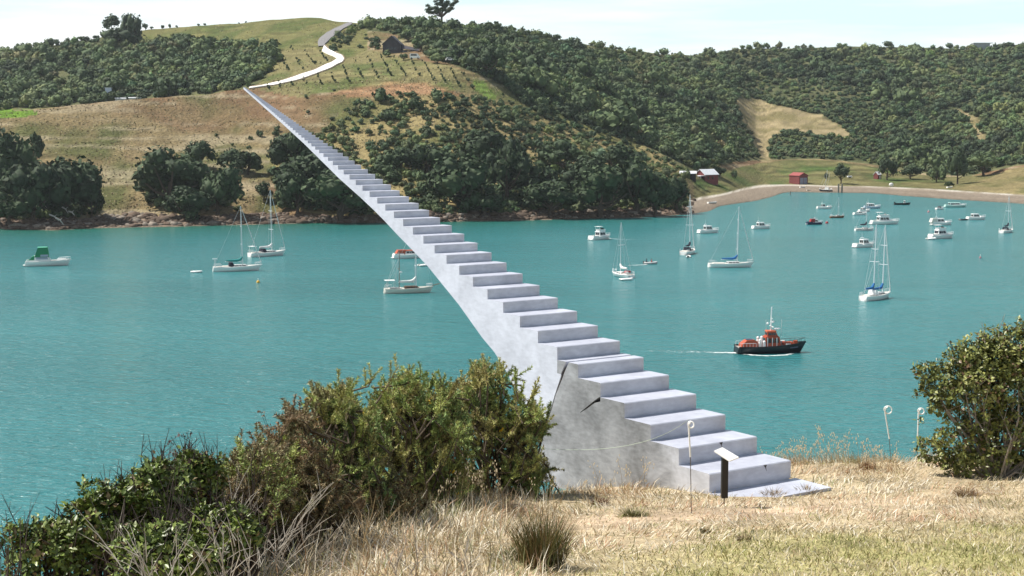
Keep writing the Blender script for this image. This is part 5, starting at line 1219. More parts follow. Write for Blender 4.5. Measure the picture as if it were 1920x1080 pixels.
# ================================================================== NEAR GROUND
EDGEL = [(-60, -60), (-8, -20), (-4.4, -6), (-3.4, 0), (-2.9, 4), (-2.4, 8), (-2.0, 10.5), (-1.6, 13.5), (-.7, 16.4), (.5, 18.9), (3, 19.6), (6, 20.0), (12, 21), (30, 24), (80, 30)]
def edge_dist(X, Y):
    """signed distance to the cliff edge: positive on the seaward side"""
    X = np.asarray(X, float); Y = np.asarray(Y, float); d = np.full(X.shape, 1e9); sg = np.ones(X.shape)
    for (x0, y0), (x1, y1) in zip(EDGEL[:-1], EDGEL[1:]):
        dx, dy = x1 - x0, y1 - y0; t = np.clip(((X - x0) * dx + (Y - y0) * dy) / (dx * dx + dy * dy), 0, 1)
        q = np.hypot(X - x0 - dx * t, Y - y0 - dy * t); cr = dx * (Y - y0) - dy * (X - x0)
        m = q < d; d = np.where(m, q, d); sg = np.where(m, np.where(cr > 0, 1, -1), sg)
    return d * sg
def zg(X, Y):
    X = np.asarray(X, float); Y = np.asarray(Y, float)
    z = np.interp(Y, [-40, 0, 6, 10, 13.5, 16.5, 18.5, 20, 26, 60], [29.6, 28.32, 27.6, 26.98, 26.46, 26.00, 25.84, 25.67, 25.3, 25])
    z = z + (fbm(X / 2.6, Y / 2.6, 301, 3) - .44) * .16 + (fbm(X / .5, Y / .5, 311, 2) - .37) * .05
    z = z - .30 * np.clip((1.9 - X) / 1.3, 0, 1) * np.clip((Y - 16.6) / 2.2, 0, 1)
    d = edge_dist(X, Y); e = np.clip(d, 0, None)
    z = z - np.where(d < -1, 0, np.clip(d + 1, 0, 1) ** 2 * .12) - np.minimum(e * .75, 1.2) - np.clip(e - 1.2, 0, None) * 1.25
    return np.maximum(z, -3)
def gpx(x, y):
    for q in range(60):
        dx, dy, dz = ray(x, y + 3 * q); T_ = np.arange(6, 22, .03); h = np.nonzero((CAMH + dz * T_ < zg(dx * T_, dy * T_)) & (edge_dist(dx * T_, dy * T_) < .6))[0]
        if len(h): break
    t0 = T_[h[0]]
    return Vector((dx * t0, dy * t0, float(zg(dx * t0, dy * t0))))
def to_px(P):
    P = np.asarray(P, float); d = P - [0, 0, CAMH]; z = d[:, 1] * CP - d[:, 2] * SP; u = d[:, 1] * SP + d[:, 2] * CP
    return 960 + FPX * d[:, 0] / z, 540 - FPX * u / z
gx = np.concatenate([np.linspace(-60, -8, 27), np.arange(-7.8, 10.01, .1), np.linspace(10.4, 80, 50)])
gy = np.concatenate([np.linspace(-40, 5.5, 40), np.arange(5.6, 24, .1), np.linspace(24.4, 64, 60)])
GX, GY = np.meshgrid(gx, gy); GZ = zg(GX, GY); Vg = np.stack([GX, GY, GZ], -1).reshape(-1, 3)
nr, nc = GX.shape; ii = (np.arange(nr - 1)[:, None] * nc + np.arange(nc - 1)[None]).ravel(); Fg = np.stack([ii, ii + 1, ii + nc + 1, ii + nc], -1)
def lawnness(X, Y):
    """0 dry straw by the edge .. 1 mown greener lawn near the viewer on the right"""
    n = fbm(X / 1.1, Y / 1.1, 401, 3) - .44
    return np.clip((13.3 - Y + (X - 2.2) * .42) / 2.0 + n * 1.6, 0, 1) * np.clip((X - .2) / 1.2, 0, 1)
def trodden(X, Y):
    c = 14.0 + (X - 1.2) * .55; return np.exp(-((Y - c) / .75) ** 2) * np.clip((X + .2) / 1.0, 0, 1) * np.clip((5.2 - X) / 2, 0, 1)
lw = lawnness(Vg[:, 0], Vg[:, 1])[:, None]; tr = trodden(Vg[:, 0], Vg[:, 1])[:, None]
n1_ = fbm(Vg[:, 0] / .35, Vg[:, 1] / .35, 411, 3)[:, None]
cg = np.array([.42, .34, .22]) * (1 - lw) + np.array([.33, .30, .14]) * lw
cg = cg * (1 - tr * .6) + np.array([.50, .37, .27]) * tr * .6; cg = cg * (.55 + n1_ * .95)
dn = edge_dist(Vg[:, 0], Vg[:, 1])[:, None]; cg = np.where(dn > .8, np.array([.10, .085, .05]), cg)
M_ground = mat('dry_turf', (.3, .25, .15), .95, attr='tint', var=.35, scale=5, bump=.8, bscale=22, spec=.1)
kind(mesh_obj('ground', Vg, Fg, M_ground, smooth=True, attrs={'tint': cg}), 'structure')

# ---- grass blades
M_blade = mat('grass_blades', (.4, .33, .2), .7, attr='tint', spec=.3)
def blades(X, Y, h, w_, lean, az, col, curl=.35, z=None, rg=None):
    n = len(X); z = zg(X, Y) - .01 if z is None else z; d = np.stack([np.cos(az), np.sin(az)], -1); pz = rg.uniform(0, 6.28, n); s_ = np.stack([np.cos(pz), np.sin(pz)], -1) * (w_ / 2)[:, None]
    sl, cl = np.sin(lean), np.cos(lean); l2 = np.clip(lean + curl, 0, 1.75)
    b = np.stack([X, Y, z], -1); m = b + np.stack([d[:, 0] * sl * h * .55, d[:, 1] * sl * h * .55, cl * h * .55], -1)
    tp = m + np.stack([d[:, 0] * np.sin(l2) * h * .45, d[:, 1] * np.sin(l2) * h * .45, np.cos(l2) * h * .45], -1)
    o = np.concatenate([s_, np.zeros((n, 1))], 1)
    V = np.stack([b - o, b + o, m + o * .8, m - o * .8, tp], 1).reshape(-1, 3); i = np.arange(n) * 5
    return V, np.stack([i, i + 1, i + 2, i + 3], -1), np.stack([i + 3, i + 2, i + 4], -1), np.repeat(col, 5, 0)
def pack(name, parts, m, k='stuff', parent=None):
    V = []; Q = []; T = []; C = []; o = 0
    for v, q, t, c in parts: V.append(v); Q.append(q + o); T.append(t + o); C.append(c); o += len(v)
    ob = mesh_obj(name, np.concatenate(V), (np.concatenate(Q), np.concatenate(T)), m, parent, attrs={'tint': np.clip(np.concatenate(C), .002, 1)})
    return kind(ob, k) if k else ob
rg = np.random.default_rng(77)
STRAW = np.array([[.66, .57, .41], [.56, .46, .30], [.74, .69, .57], [.40, .31, .19], [.46, .29, .18], [.27, .28, .13], [.60, .56, .46]])
def in_stair(X, Y, mgn=.0):
    u = (X - P0.x) * SR.x + (Y - P0.y) * SR.y; v = (X - P0.x) * SW.x + (Y - P0.y) * SW.y
    return (u > -.58 - mgn) & (u < 3.4) & (v > -mgn) & (v < 1.3 + mgn)
def field(n, X0, X1, Y0, Y1):
    X = rg.uniform(X0, X1, n); Y = Y0 + (Y1 - Y0) * rg.random(n); d = edge_dist(X, Y)
    m = (np.abs(X) < Y * .36 + .6) & (d < 1.0) & ~in_stair(X, Y); return X[m], Y[m], d[m]
# long dry grass
X, Y, d = field(150000, -3.2, 8, 9.2, 21)
lw = lawnness(X, Y); td = trodden(X, Y); cl = fbm(X / .5, Y / .38, 421, 4)
k = rg.random(len(X)) < np.clip((1 - lw * 1.05) * (1 - td * .5) * np.clip((cl - .22) * 3.4, .12, 1), .0, 1); X, Y, d, cl, td = X[k], Y[k], d[k], cl[k], td[k]
tall = np.clip(1 - np.abs(d + .4) / 2.0, 0, 1) * (cl > .4)
h = rg.uniform(.06, .165, len(X)) * (.5 + cl) * (1 + .5 * tall) * (1 - .5 * td)
az = fbm(X / .9, Y / .9, 431, 2) * 14 + rg.normal(size=len(X)) * .8; lean = np.clip(rg.normal(1.15, .40, len(X)) - .45 * tall, .05, 1.52)
ci = np.where(rg.random(len(X)) < .16, rg.integers(3, 7, len(X)), rg.integers(0, 3, len(X))); g_ = fbm(X / .7, Y / .7, 441, 3); ci = np.where((g_ > .54) & (rg.random(len(X)) < .5), 5, ci); ci = np.where((g_ < .33) & (rg.random(len(X)) < .45), 4, ci)
col = STRAW[ci] * rg.uniform(.6, 1.2, (len(X), 1))
parts = [blades(X, Y, h, rg.uniform(.004, .010, len(X)), lean, az, col, .5, rg=rg)]
pack('dry_grass', parts, M_blade)
# short turf
X, Y, d = field(150000, -1.0, 7, 9.2, 19)
lw = lawnness(X, Y); k = rg.random(len(X)) < np.clip(lw + .12, 0, 1); X, Y = X[k], Y[k]; lw = lw[k]
h = rg.uniform(.025, .075, len(X)); gn = fbm(X / .45, Y / .45, 451, 3)
LAWN = np.array([[.58, .49, .31], [.47, .38, .21], [.30, .31, .11], [.42, .38, .17], [.62, .56, .42]])
ci = np.where(rg.random(len(X)) < np.clip((gn - .36) * 4 + .15, .05, .85), rg.integers(2, 4, len(X)), np.array([0, 1, 4])[rg.integers(0, 3, len(X))])
col = LAWN[ci] * rg.uniform(.6, 1.15, (len(X), 1))
pack('short_turf', [blades(X, Y, h, rg.uniform(.005, .010, len(X)), rg.uniform(.2, 1.3, len(X)), rg.uniform(0, 6.28, len(X)), col, .4, rg=rg)], M_blade)

# ---- rush clump, small dark tufts
def tuft(name, label, x, y, n, hgt, rad, cols, cat='tuft', group=None, seed=0, lean0=.35, w_=.006):
    r2 = np.random.default_rng(seed + 900); p = gpx(x, y); a = r2.uniform(0, 6.28, n); q = np.sqrt(r2.random(n)) * rad
    X = p.x + np.cos(a) * q; Y = p.y + np.sin(a) * q * .8; h = r2.uniform(.45, 1.0, n) * hgt; lean = np.clip(q / rad * lean0 * 1.6 + r2.normal(size=n) * .14, .02, 1.3)
    c = np.array(cols)[r2.integers(0, len(cols), n)] * r2.uniform(.6, 1.25, (n, 1))
    v, Q, T, C = blades(X, Y, h, np.full(n, w_), lean, a + r2.normal(size=n) * .5, c, .3, rg=r2)
    o = pack(name, [(v - np.array(p), Q, T, C)], M_blade, None); o.location = p; return tag(o, label, cat, group)
RUSH = [[.10, .11, .035], [.14, .135, .045], [.17, .10, .045], [.25, .16, .07], [.07, .085, .03]]
tuft('rush_clump', 'upright brownish green rush clump in the pale grass left of the trodden path', 1018, 1066, 900, .52, .13, RUSH + [[.20, .19, .07]], 'rush', seed=1, lean0=.20, w_=.004)
tuft('rush_clump', 'low spreading green tussock beside the tall rush clump', 985, 1052, 500, .20, .22, RUSH[:2] + [[.22, .24, .09]], 'rush', seed=2, lean0=.7)
tuft('grass_tussock', 'rust brown tuft at the foot of the grey lower block', 1124, 948, 240, .13, .07, [[.20, .10, .06], [.28, .17, .09], [.13, .075, .05]], 'grass', seed=3)
tuft('grass_tussock', 'green tuft right of the rust brown tuft', 1188, 968, 320, .13, .12, RUSH[:2] + [[.20, .20, .08]], 'grass', seed=4, lean0=.7)
tuft('grass_tussock', 'brown bent tuft in front of the base plate', 1450, 930, 260, .14, .14, [[.26, .18, .09], [.40, .30, .16], [.16, .11, .06]], 'grass', seed=5, lean0=.9)
tuft('grass_tussock', 'brown tuft at the right tip of the base plate', 1512, 925, 260, .15, .13, [[.26, .18, .09], [.40, .30, .16], [.16, .11, .06]], 'grass', seed=6, lean0=.9)
tuft('grass_tussock', 'small dark tuft on the trodden path near the rush clump', 1395, 1015, 90, .07, .05, [[.12, .09, .05], [.2, .13, .08]], 'grass', seed=7)
tuft('grass_tussock', 'tiny green tuft on the trodden path below the sign', 1322, 1000, 70, .09, .035, RUSH, 'grass', seed=8)
tuft('grass_tussock', 'dark brown tussock in the grass under the right shrub', 1810, 930, 220, .16, .09, [[.16, .10, .06], [.28, .2, .11]], 'grass', seed=9, lean0=.7)
tuft('grass_tussock', 'reddish tuft on the cliff edge behind the base plate', 1625, 880, 200, .14, .08, [[.22, .11, .05], [.34, .2, .1]], 'grass', seed=10)

# ---- tall seeding grasses along the edge
M_seed = mat('pale_seed_heads', (.62, .52, .36), .8)
def seed_grass(label, x, y, n, hgt, seed):
    r3 = random.Random(seed); p = gpx(x, y); mb = MB(); sb = MB()
    for i in range(n):
        b = Vector((r3.uniform(-.35, .35), r3.uniform(-.2, .2), -.02)); h = hgt * r3.uniform(.5, 1.0); a = r3.uniform(-.5, .8); tp = b + Vector((a * h * .6, r3.uniform(-.2, .2) * h, h)); md = (b + tp) / 2 + Vector((-a * h * .1, 0, h * .08))
        mb.tube([b, md, tp], [.0026, .002, .0012], 3)
        for k in range(r3.randint(4, 10)):
            q = md.lerp(tp, r3.uniform(.35, 1.05)) + Vector((r3.gauss(0, .022), r3.gauss(0, .022), r3.gauss(0, .015))); sb.ball(q, (.005, .005, r3.uniform(.008, .015)), 4, 3)
    t = thing('seeding_grass', label, 'grass', p, 0, 'tall seeding grasses along the cliff edge'); mb.make('stalk', M_straw, t); sb.make('seed_head', M_seed, t)
M_straw = mat('straw_stalk', (.36, .27, .15), .8, var=.3, scale=3)
LG = 'wispy tall seeding grass on the cliff edge between the stairs and the right shrub'
for i, (x, y, n, h) in enumerate([(1470, 872, 12, .32), (1515, 874, 14, .42), (1560, 874, 16, .50), (1590, 876, 14, .42), (1640, 876, 8, .26), (1700, 876, 10, .3)]): seed_grass(LG, x, y, n, h, 40 + i)
seed_grass('pale seeding grass standing before the grey lower block', 1160, 945, 9, .55, 60)
seed_grass('thin seeding stalks at the broken left edge of the block', 1040, 950, 7, .35, 61)
seed_grass('tall seeding stalks in front of the gorse', 880, 960, 16, .55, 62)

# ================================================================== NEAR SHRUBS
def leafmat(name, ramp, rough, spec=.5, trans=.15):
    m = mat(name, (.1, .12, .03), rough, attr='tint', spec=spec); b = m.node_tree.nodes['Principled BSDF']; b.inputs['Transmission Weight'].default_value = 0.0
    try: b.inputs['Subsurface Weight'].default_value = 0.0
    except Exception: pass
    return m
M_coprosma = leafmat('glossy_leaf', None, .42, .4); M_gorse = leafmat('gorse_needles', None, .6, .3)
M_twig = mat('grey_twig', (.30, .26, .22), .85, var=.35, scale=6); M_twigd = mat('dark_twig', (.055, .04, .035), .85, var=.3, scale=6); M_twigw = mat('bleached_twig', (.38, .345, .30), .85, var=.3, scale=6); M_gstem = mat('gorse_stem', (.075, .055, .035), .9, var=.3, scale=5)
def shrub(name, label, blobs, base, nclu, leaf, cols, seed, m=M_coprosma, per=7, stem=M_twig, nst=26, cat='shrub', topbias=.5, shell=.5, lw=.55, sprigs=12):
    """blobs: (centre, (rx, ry, rz)) in metres relative to base; clusters of oval leaves on the outer shell, stems from the base"""
    r2 = np.random.default_rng(seed); t = thing(name, label, cat, base); wts = np.array([b[1][0] * b[1][2] for b in blobs]); wts /= wts.sum()
    bi = r2.choice(len(blobs), nclu, p=wts); C = np.array([b[0] for b in blobs])[bi]; Rr = np.array([b[1] for b in blobs])[bi]
    n = r2.normal(size=(nclu, 3)); n[:, 2] += topbias * .6; n /= np.linalg.norm(n, axis=1)[:, None]
    rad = shell + (1 - shell) * r2.random((nclu, 1)) ** .5; rad *= .78 + .46 * vnoise(n[:, 0] * 4 + bi * 7, n[:, 2] * 4 + n[:, 1] * 3, seed)[:, None]
    P = C + n * Rr * rad
    keep = vnoise(P[:, 0] * 5 + seed, P[:, 2] * 5 + P[:, 1] * 4, seed + 5) > .22; P = P[keep]; n = n[keep]; nclu = len(P)
    ax = n + r2.normal(size=n.shape) * .35 + [0, 0, .5]; ax /= np.linalg.norm(ax, axis=1)[:, None]
    hue = r2.random(nclu); k = nclu * per
    A = np.repeat(ax, per, 0); c0 = np.repeat(P, per, 0) + r2.normal(size=(k, 3)) * leaf * .35
    tt = r2.normal(size=(k, 3)); tt -= A * (tt * A).sum(1)[:, None]; tt /= np.linalg.norm(tt, axis=1)[:, None] + 1e-9
    d = tt * .85 + A * r2.uniform(.15, .9, (k, 1)); d /= np.linalg.norm(d, axis=1)[:, None]; sd = np.cross(d, A); sd /= np.linalg.norm(sd, axis=1)[:, None] + 1e-9; up = np.cross(sd, d)
    L = leaf * r2.uniform(.7, 1.25, (k, 1)); W_ = L * lw
    # a leaf: base, two shoulder points each side, tip; folded along its midrib
    p0 = c0; p1 = c0 + d * L * .45 + sd * W_ * .5 + up * L * .10; p2 = c0 + d * L; p3 = c0 + d * L * .45 - sd * W_ * .5 + up * L * .10; pm = c0 + d * L * .5
    V = np.stack([p0, p1, p2, p3, pm], 1).reshape(-1, 3); i = np.arange(k) * 5; T = np.concatenate([np.stack([i, i + 1, i + 4], -1), np.stack([i + 1, i + 2, i + 4], -1), np.stack([i + 2, i + 3, i + 4], -1), np.stack([i + 3, i, i + 4], -1)])
    cc = np.array(cols); ci = np.clip((np.repeat(hue, per) * .7 + r2.random(k) * .3) * len(cc), 0, len(cc) - 1).astype(int)
    mesh_obj('foliage', V, T, m, t, attrs={'tint': np.repeat(cc[ci] * r2.uniform(.65, 1.3, (k, 1)), 5, 0)})
    mb = MB(); sel = r2.choice(nclu, min(nst, nclu), replace=False)
    for j in sel:
        b0 = Vector((r2.normal() * .08, r2.normal() * .08, -.12)); e = Vector(P[j]); md = (b0 + e) / 2 + Vector((r2.normal() * .08, r2.normal() * .08, .05 + abs(r2.normal()) * .05)); mb.tube([b0, md, e], [.016, .011, .004], 5)
        for q in range(2):
            s0 = md.lerp(e, r2.uniform(.1, .7)); mb.tube([s0, s0 + Vector(r2.normal(size=3) * .12 + [0, 0, .08])], [.006, .002], 4)
    tops_ = np.argsort(-(P[:, 2] + r2.normal(size=nclu) * .12))[:sprigs * 6]
    for j in r2.choice(tops_, min(sprigs, len(tops_)), replace=False):
        e = Vector(P[j]); d = Vector((r2.normal() * .35, r2.normal() * .2, 1)).normalized() * r2.uniform(.10, .24); s0 = e - d * .8; k1 = s0 + d * .9 + Vector(r2.normal(size=3) * .02); k2 = e + d
        mb.tube([s0, k1, k2], [.0045, .0035, .0015], 4)
        for q in range(2): s1 = k1.lerp(k2, r2.uniform(0, .6)); mb.tube([s1, s1 + Vector((r2.normal() * .05, r2.normal() * .03, .06))], [.0025, .001], 3)
    mb.make('stems', stem, t); return t
TAU = [(.05, .075, .016), (.085, .125, .024), (.13, .18, .034), (.19, .235, .055), (.14, .10, .045)]
def rel(px, py, Y, base): return tuple(at(px, py, Y) - base)
# right shrub
b0 = gpx(1862, 893); Yr = b0.y + .1; s = Yr / FPX
bl = [(rel(1905, 720, Yr, b0), (125 * s, .45, 105 * s)), (rel(1815, 745, Yr, b0), (88 * s, .4, 92 * s)), (rel(1850, 690, Yr, b0), (70 * s, .35, 62 * s)), (rel(1905, 665, Yr, b0), (70 * s, .35, 55 * s)), (rel(1795, 835, Yr, b0), (70 * s, .35, 52 * s)), (rel(1900, 830, Yr, b0), (105 * s, .45, 70 * s)), (rel(1765, 735, Yr, b0), (40 * s, .25, 40 * s)), (rel(1750, 722, Yr, b0), (28 * s, .16, 18 * s)), (rel(1990, 720, Yr, b0), (110 * s, .5, 120 * s)), (rel(2070, 780, Yr, b0), (110 * s, .5, 110 * s)), (rel(1830, 872, Yr, b0), (80 * s, .35, 34 * s)), (rel(1930, 880, Yr, b0), (90 * s, .4, 40 * s)), (rel(1770, 800, Yr, b0), (45 * s, .3, 45 * s)), (rel(1740, 700, Yr, b0), (26 * s, .12, 20 * s)), (rel(1738, 742, Yr, b0), (24 * s, .12, 16 * s)), (rel(1746, 848, Yr, b0), (30 * s, .15, 26 * s))]
shrub('coastal_shrub', 'rounded glossy leaved shrub with grey stems at the right edge', bl, b0, 5200, .055, [(.07, .085, .025), (.12, .14, .035), (.16, .18, .045), (.23, .24, .07), (.16, .10, .055)], 701, per=7, nst=90, shell=.40)
# left shrubs, overlapping along the cliff
for i, (x, y, Y, rx, rz, n, lab) in enumerate([
    (105, 1050, 9.0, 95, 75, 520, 'low bright green shrub in the bottom left corner'), (205, 985, 9.2, 85, 80, 560, 'green shrub second from the left corner along the cliff'), (300, 935, 9.6, 70, 75, 520, 'green shrub with dead twigs above the left cliff edge'),
    (300, 1050, 8.6, 105, 70, 560, 'broad green shrub along the bottom edge left of the dead branches'), (415, 1010, 9.4, 75, 60, 330, 'small bright green shrub among the bleached branches'), (372, 900, 10.4, 50, 55, 260, 'small dark leaved shrub behind the tall dark twigs')]):
    c = at(x, y, Y); s = Y / FPX; base = Vector((c.x, Y, float(zg(c.x, Y)) - .02)); dz_ = c.z - base.z
    r2 = random.Random(i + 5); bl = [((0, 0, dz_ ), (rx * s, rx * s * .8, rz * s))] + [((r2.uniform(-.7, .7) * rx * s, r2.uniform(-.5, .5) * rx * s, dz_ + r2.uniform(-.3, .55) * rz * s), (rx * s * .5, rx * s * .45, rz * s * .5)) for _ in range(4)]
    shrub('cliff_shrub', lab, bl, base, int(n * 1.5), .042, TAU, 710 + i, per=7, stem=M_twigd, nst=30, shell=.35, topbias=.9, sprigs=18)

# ---- gorse
def gorse(name, label, px, tops, seed, nsh, cols, flowers=0, depth=.45, Y=None, brown=.06, per=150, cat='gorse', spikes=()):
    """tops: (x, y, spread px) shoots end about these photo places; each shoot is a spiny spike on a woody stem"""
    r2 = np.random.default_rng(seed); b = gpx(*px) if Y is None else None
    if b is None: c = at(px[0], px[1], Y); b = Vector((c.x, Y, float(zg(c.x, Y))))
    t = thing(name, label, cat, b); mb = MB(); V = []; C = []; FV = []
    s = b.y / FPX
    cx_ = np.mean([q[0] for q in tops]); hw_ = max(abs(q[0] - cx_) for q in tops) + 10
    cc = np.array(cols)
    def spike(org, mid, tip, ln, k, hue):
        L = np.linalg.norm(tip - org) + 1e-6
        u = np.clip(1 - r2.random(k) * (ln / L), .03, 1)[:, None]
        p = (1 - u) ** 2 * org + 2 * u * (1 - u) * mid + u ** 2 * tip
        ax = (tip - mid) / (np.linalg.norm(tip - mid) + 1e-9); nd = r2.normal(size=(k, 3)); nd -= ax * (nd @ ax)[:, None]; nd /= np.linalg.norm(nd, axis=1)[:, None]
        dd = nd * .9 + ax * r2.uniform(.2, .9, (k, 1)); ll = r2.uniform(.016, .040, (k, 1)) * (1.1 - .35 * (u > .93)); w_ = r2.uniform(.003, .0065, (k, 1)); sd = np.cross(dd, r2.normal(size=(k, 3))); sd /= np.linalg.norm(sd, axis=1)[:, None] + 1e-9
        V.append(np.stack([p - sd * w_, p + sd * w_, p + dd * ll], 1).reshape(-1, 3))
        c_ = np.repeat(hue[None], k, 0) * r2.uniform(.6, 1.5, (k, 1)); br = (r2.random(k) < brown) | ((u[:, 0] > .97) & (r2.random(k) < .4)); c_[br] = np.array([.19, .12, .06]) * r2.uniform(.7, 1.4, (br.sum(), 1)); C.append(np.repeat(c_, 3, 0))
    hi_ = [q for q in tops if q[1] < np.mean([k_[1] for k_ in tops])]
    spikes = list(spikes) + [(q[0] + r2.normal() * q[2] * .7, q[1] - q[2] * r2.uniform(.35, .95)) for q in hi_ for _ in range(2 if spikes else 0)]
    for j in range(nsh + len(spikes)):
        lone_ = j >= nsh
        x, y, sp = (*spikes[j - nsh], .5) if lone_ else tops[r2.integers(len(tops))]; Yt = b.y + r2.normal() * depth * .5
        tip = np.array(at(x + r2.normal() * sp * .6, y + r2.normal() * sp * .45, Yt) - b)
        root = np.array([tip[0] * .35 + r2.normal() * .15, (Yt - b.y) * .5 + r2.normal() * .06, -.05])
        dr = np.array([(x - cx_) / hw_ * .75 + r2.normal() * .42, r2.normal() * .45, .85 + r2.normal() * .25]); dr /= np.linalg.norm(dr)
        org = tip - dr * r2.uniform(.28, .55) * min(1, tip[2] / .5 + .35)
        if j % 3 == 0 and not lone_ and org[2] > .15 and abs(x - cx_) < hw_ * .7: mb.tube([tuple(root), tuple((root + org) / 2 + r2.normal(size=3) * .04), tuple(org)], [.013, .011, .008], 5)
        L = np.linalg.norm(tip - org); mid = (org + tip) / 2 + np.array([dr[0] * .02, 0, -.02]) + r2.normal(size=3) * .018
        if not lone_: tip = tip + np.array([r2.normal() * .02, r2.normal() * .02, 0])
        mb.tube([tuple(org), tuple(mid), tuple(tip)], [.010, .007, .003], 4)
        hue = cc[r2.integers(len(cc))] * r2.uniform(.75, 1.3)
        ln = min(.42 if lone_ else r2.uniform(.16, .34), L * .7); spike(org, mid, tip, ln, int(per * (2.2 if lone_ else 1) * ln / .3), hue)
        for q in range(4):
            u = r2.uniform(.45, .92); s0 = (1 - u) ** 2 * org + 2 * u * (1 - u) * mid + u ** 2 * tip; d = (tip - mid) / (np.linalg.norm(tip - mid) + 1e-9) * r2.uniform(.3, .9) + r2.normal(size=3) * .65; d /= np.linalg.norm(d); l2 = r2.uniform(.08, .20); e = s0 + d * l2; e[2] += .03
            spike(s0, (s0 + e) / 2 + r2.normal(size=3) * .008, e, l2, int(per * l2 / .3), hue)
            if q < 2: mb.tube([tuple(s0), tuple(e)], [.004, .002], 3)
        if r2.random() < flowers: FV.append(tip * .92 + org * .08 + r2.normal(size=3) * .02)
    V = np.concatenate(V); mesh_obj('foliage', V, np.arange(len(V)).reshape(-1, 3), M_gorse, t, attrs={'tint': np.concatenate(C)})
    mb.make('stems', M_gstem, t)
    if FV:
        for f in FV:
            fm = MB()
            for q in range(5): fm.ball(f + r2.normal(size=3) * .012, (.011, .011, .010), 5, 3)
            fm.make('flower', M_flower, t)
    return t
M_flower = mat('yellow_flower', (.75, .46, .02), .6)
GOR = [(.26, .32, .10), (.33, .37, .12), (.41, .40, .15), (.20, .28, .10), (.34, .31, .12)]
GRY = [(.26, .24, .12), (.31, .26, .15), (.23, .22, .11), (.32, .23, .14), (.20, .21, .10)]
gorse('gorse_bush', 'tall spiny gorse bush against the foot of the stairs', (925, 925), [(905, 715, 45), (950, 760, 40), (870, 745, 45), (985, 790, 34), (900, 800, 60), (950, 840, 50), (860, 860, 60), (975, 860, 30), (905, 690, 10), (1005, 770, 10), (1012, 800, 16), (930, 880, 50), (1000, 865, 16), (1000, 895, 18), (985, 915, 20), (872, 770, 34), (860, 810, 34), (884, 735, 16)], 801, 290, GOR, .05, .6, spikes=[(907, 673), (890, 705), (935, 698), (953, 701), (1007, 730), (1030, 767), (1024, 792), (975, 735), (918, 690)])
gorse('gorse_bush', 'middle gorse bush with scattered yellow flowers', (765, 945), [(765, 720, 28), (800, 745, 30), (740, 760, 34), (720, 740, 12), (780, 800, 60), (720, 820, 55), (830, 810, 45), (760, 870, 70), (690, 860, 50), (810, 890, 50), (838, 745, 24), (836, 790, 34), (842, 850, 44), (700, 790, 26), (685, 815, 30)], 802, 320, GOR, .07, .6, spikes=[(763, 703), (803, 700), (812, 708), (840, 716), (718, 737), (710, 753), (780, 720), (858, 712)])
gorse('gorse_bush', 'gorse bush at the left end with long curved shoots', (650, 935), [(595, 745, 10), (650, 745, 24), (620, 790, 30), (670, 800, 36), (640, 850, 50), (600, 860, 40), (690, 870, 45), (650, 900, 50)], 803, 190, GOR[:4] + GRY[:1], .05, .55, spikes=[(586, 738), (660, 731), (647, 735), (563, 775), (628, 760), (690, 765), (610, 778)])
gorse('gorse_bush', 'brownish dry gorse below the left end of the green gorse', (560, 985), [(540, 830, 24), (570, 850, 34), (520, 870, 34), (580, 900, 45), (500, 910, 45), (560, 780, 8), (620, 940, 50), (540, 940, 50)], 804, 260, GRY, .0, .45, brown=.35)
gorse('gorse_bush', 'brown withered gorse in the grass below the middle gorse', (680, 1000), [(650, 925, 34), (700, 935, 40), (750, 945, 36), (630, 960, 36), (720, 970, 40)], 805, 150, GRY, .0, .4, brown=.45)
gorse('gorse_bush', 'low gorse sprigs in front of the tall gorse', (850, 945), [(830, 905, 34), (880, 905, 30), (800, 925, 30)], 806, 90, GRY[:3] + GOR[:2], .0, .3, brown=.3)
gorse('gorse_bush', 'dull green gorse between the dry gorse and the left shrubs', (470, 1010), [(470, 880, 36), (500, 860, 30), (440, 900, 34), (480, 930, 44), (420, 930, 30), (520, 900, 34), (450, 960, 40)], 807, 210, GRY[:3] + GOR[:2], .0, .45, Y=11.2, brown=.25, spikes=[(455, 862), (485, 850), (432, 880)])
gorse('gorse_bush', 'dull brown scrub filling the slope under the curled leaf shrub', (380, 1000), [(380, 900, 30), (350, 900, 26), (400, 930, 34), (430, 960, 34), (340, 930, 30)], 808, 150, GRY, .0, .4, Y=11.0, brown=.4)
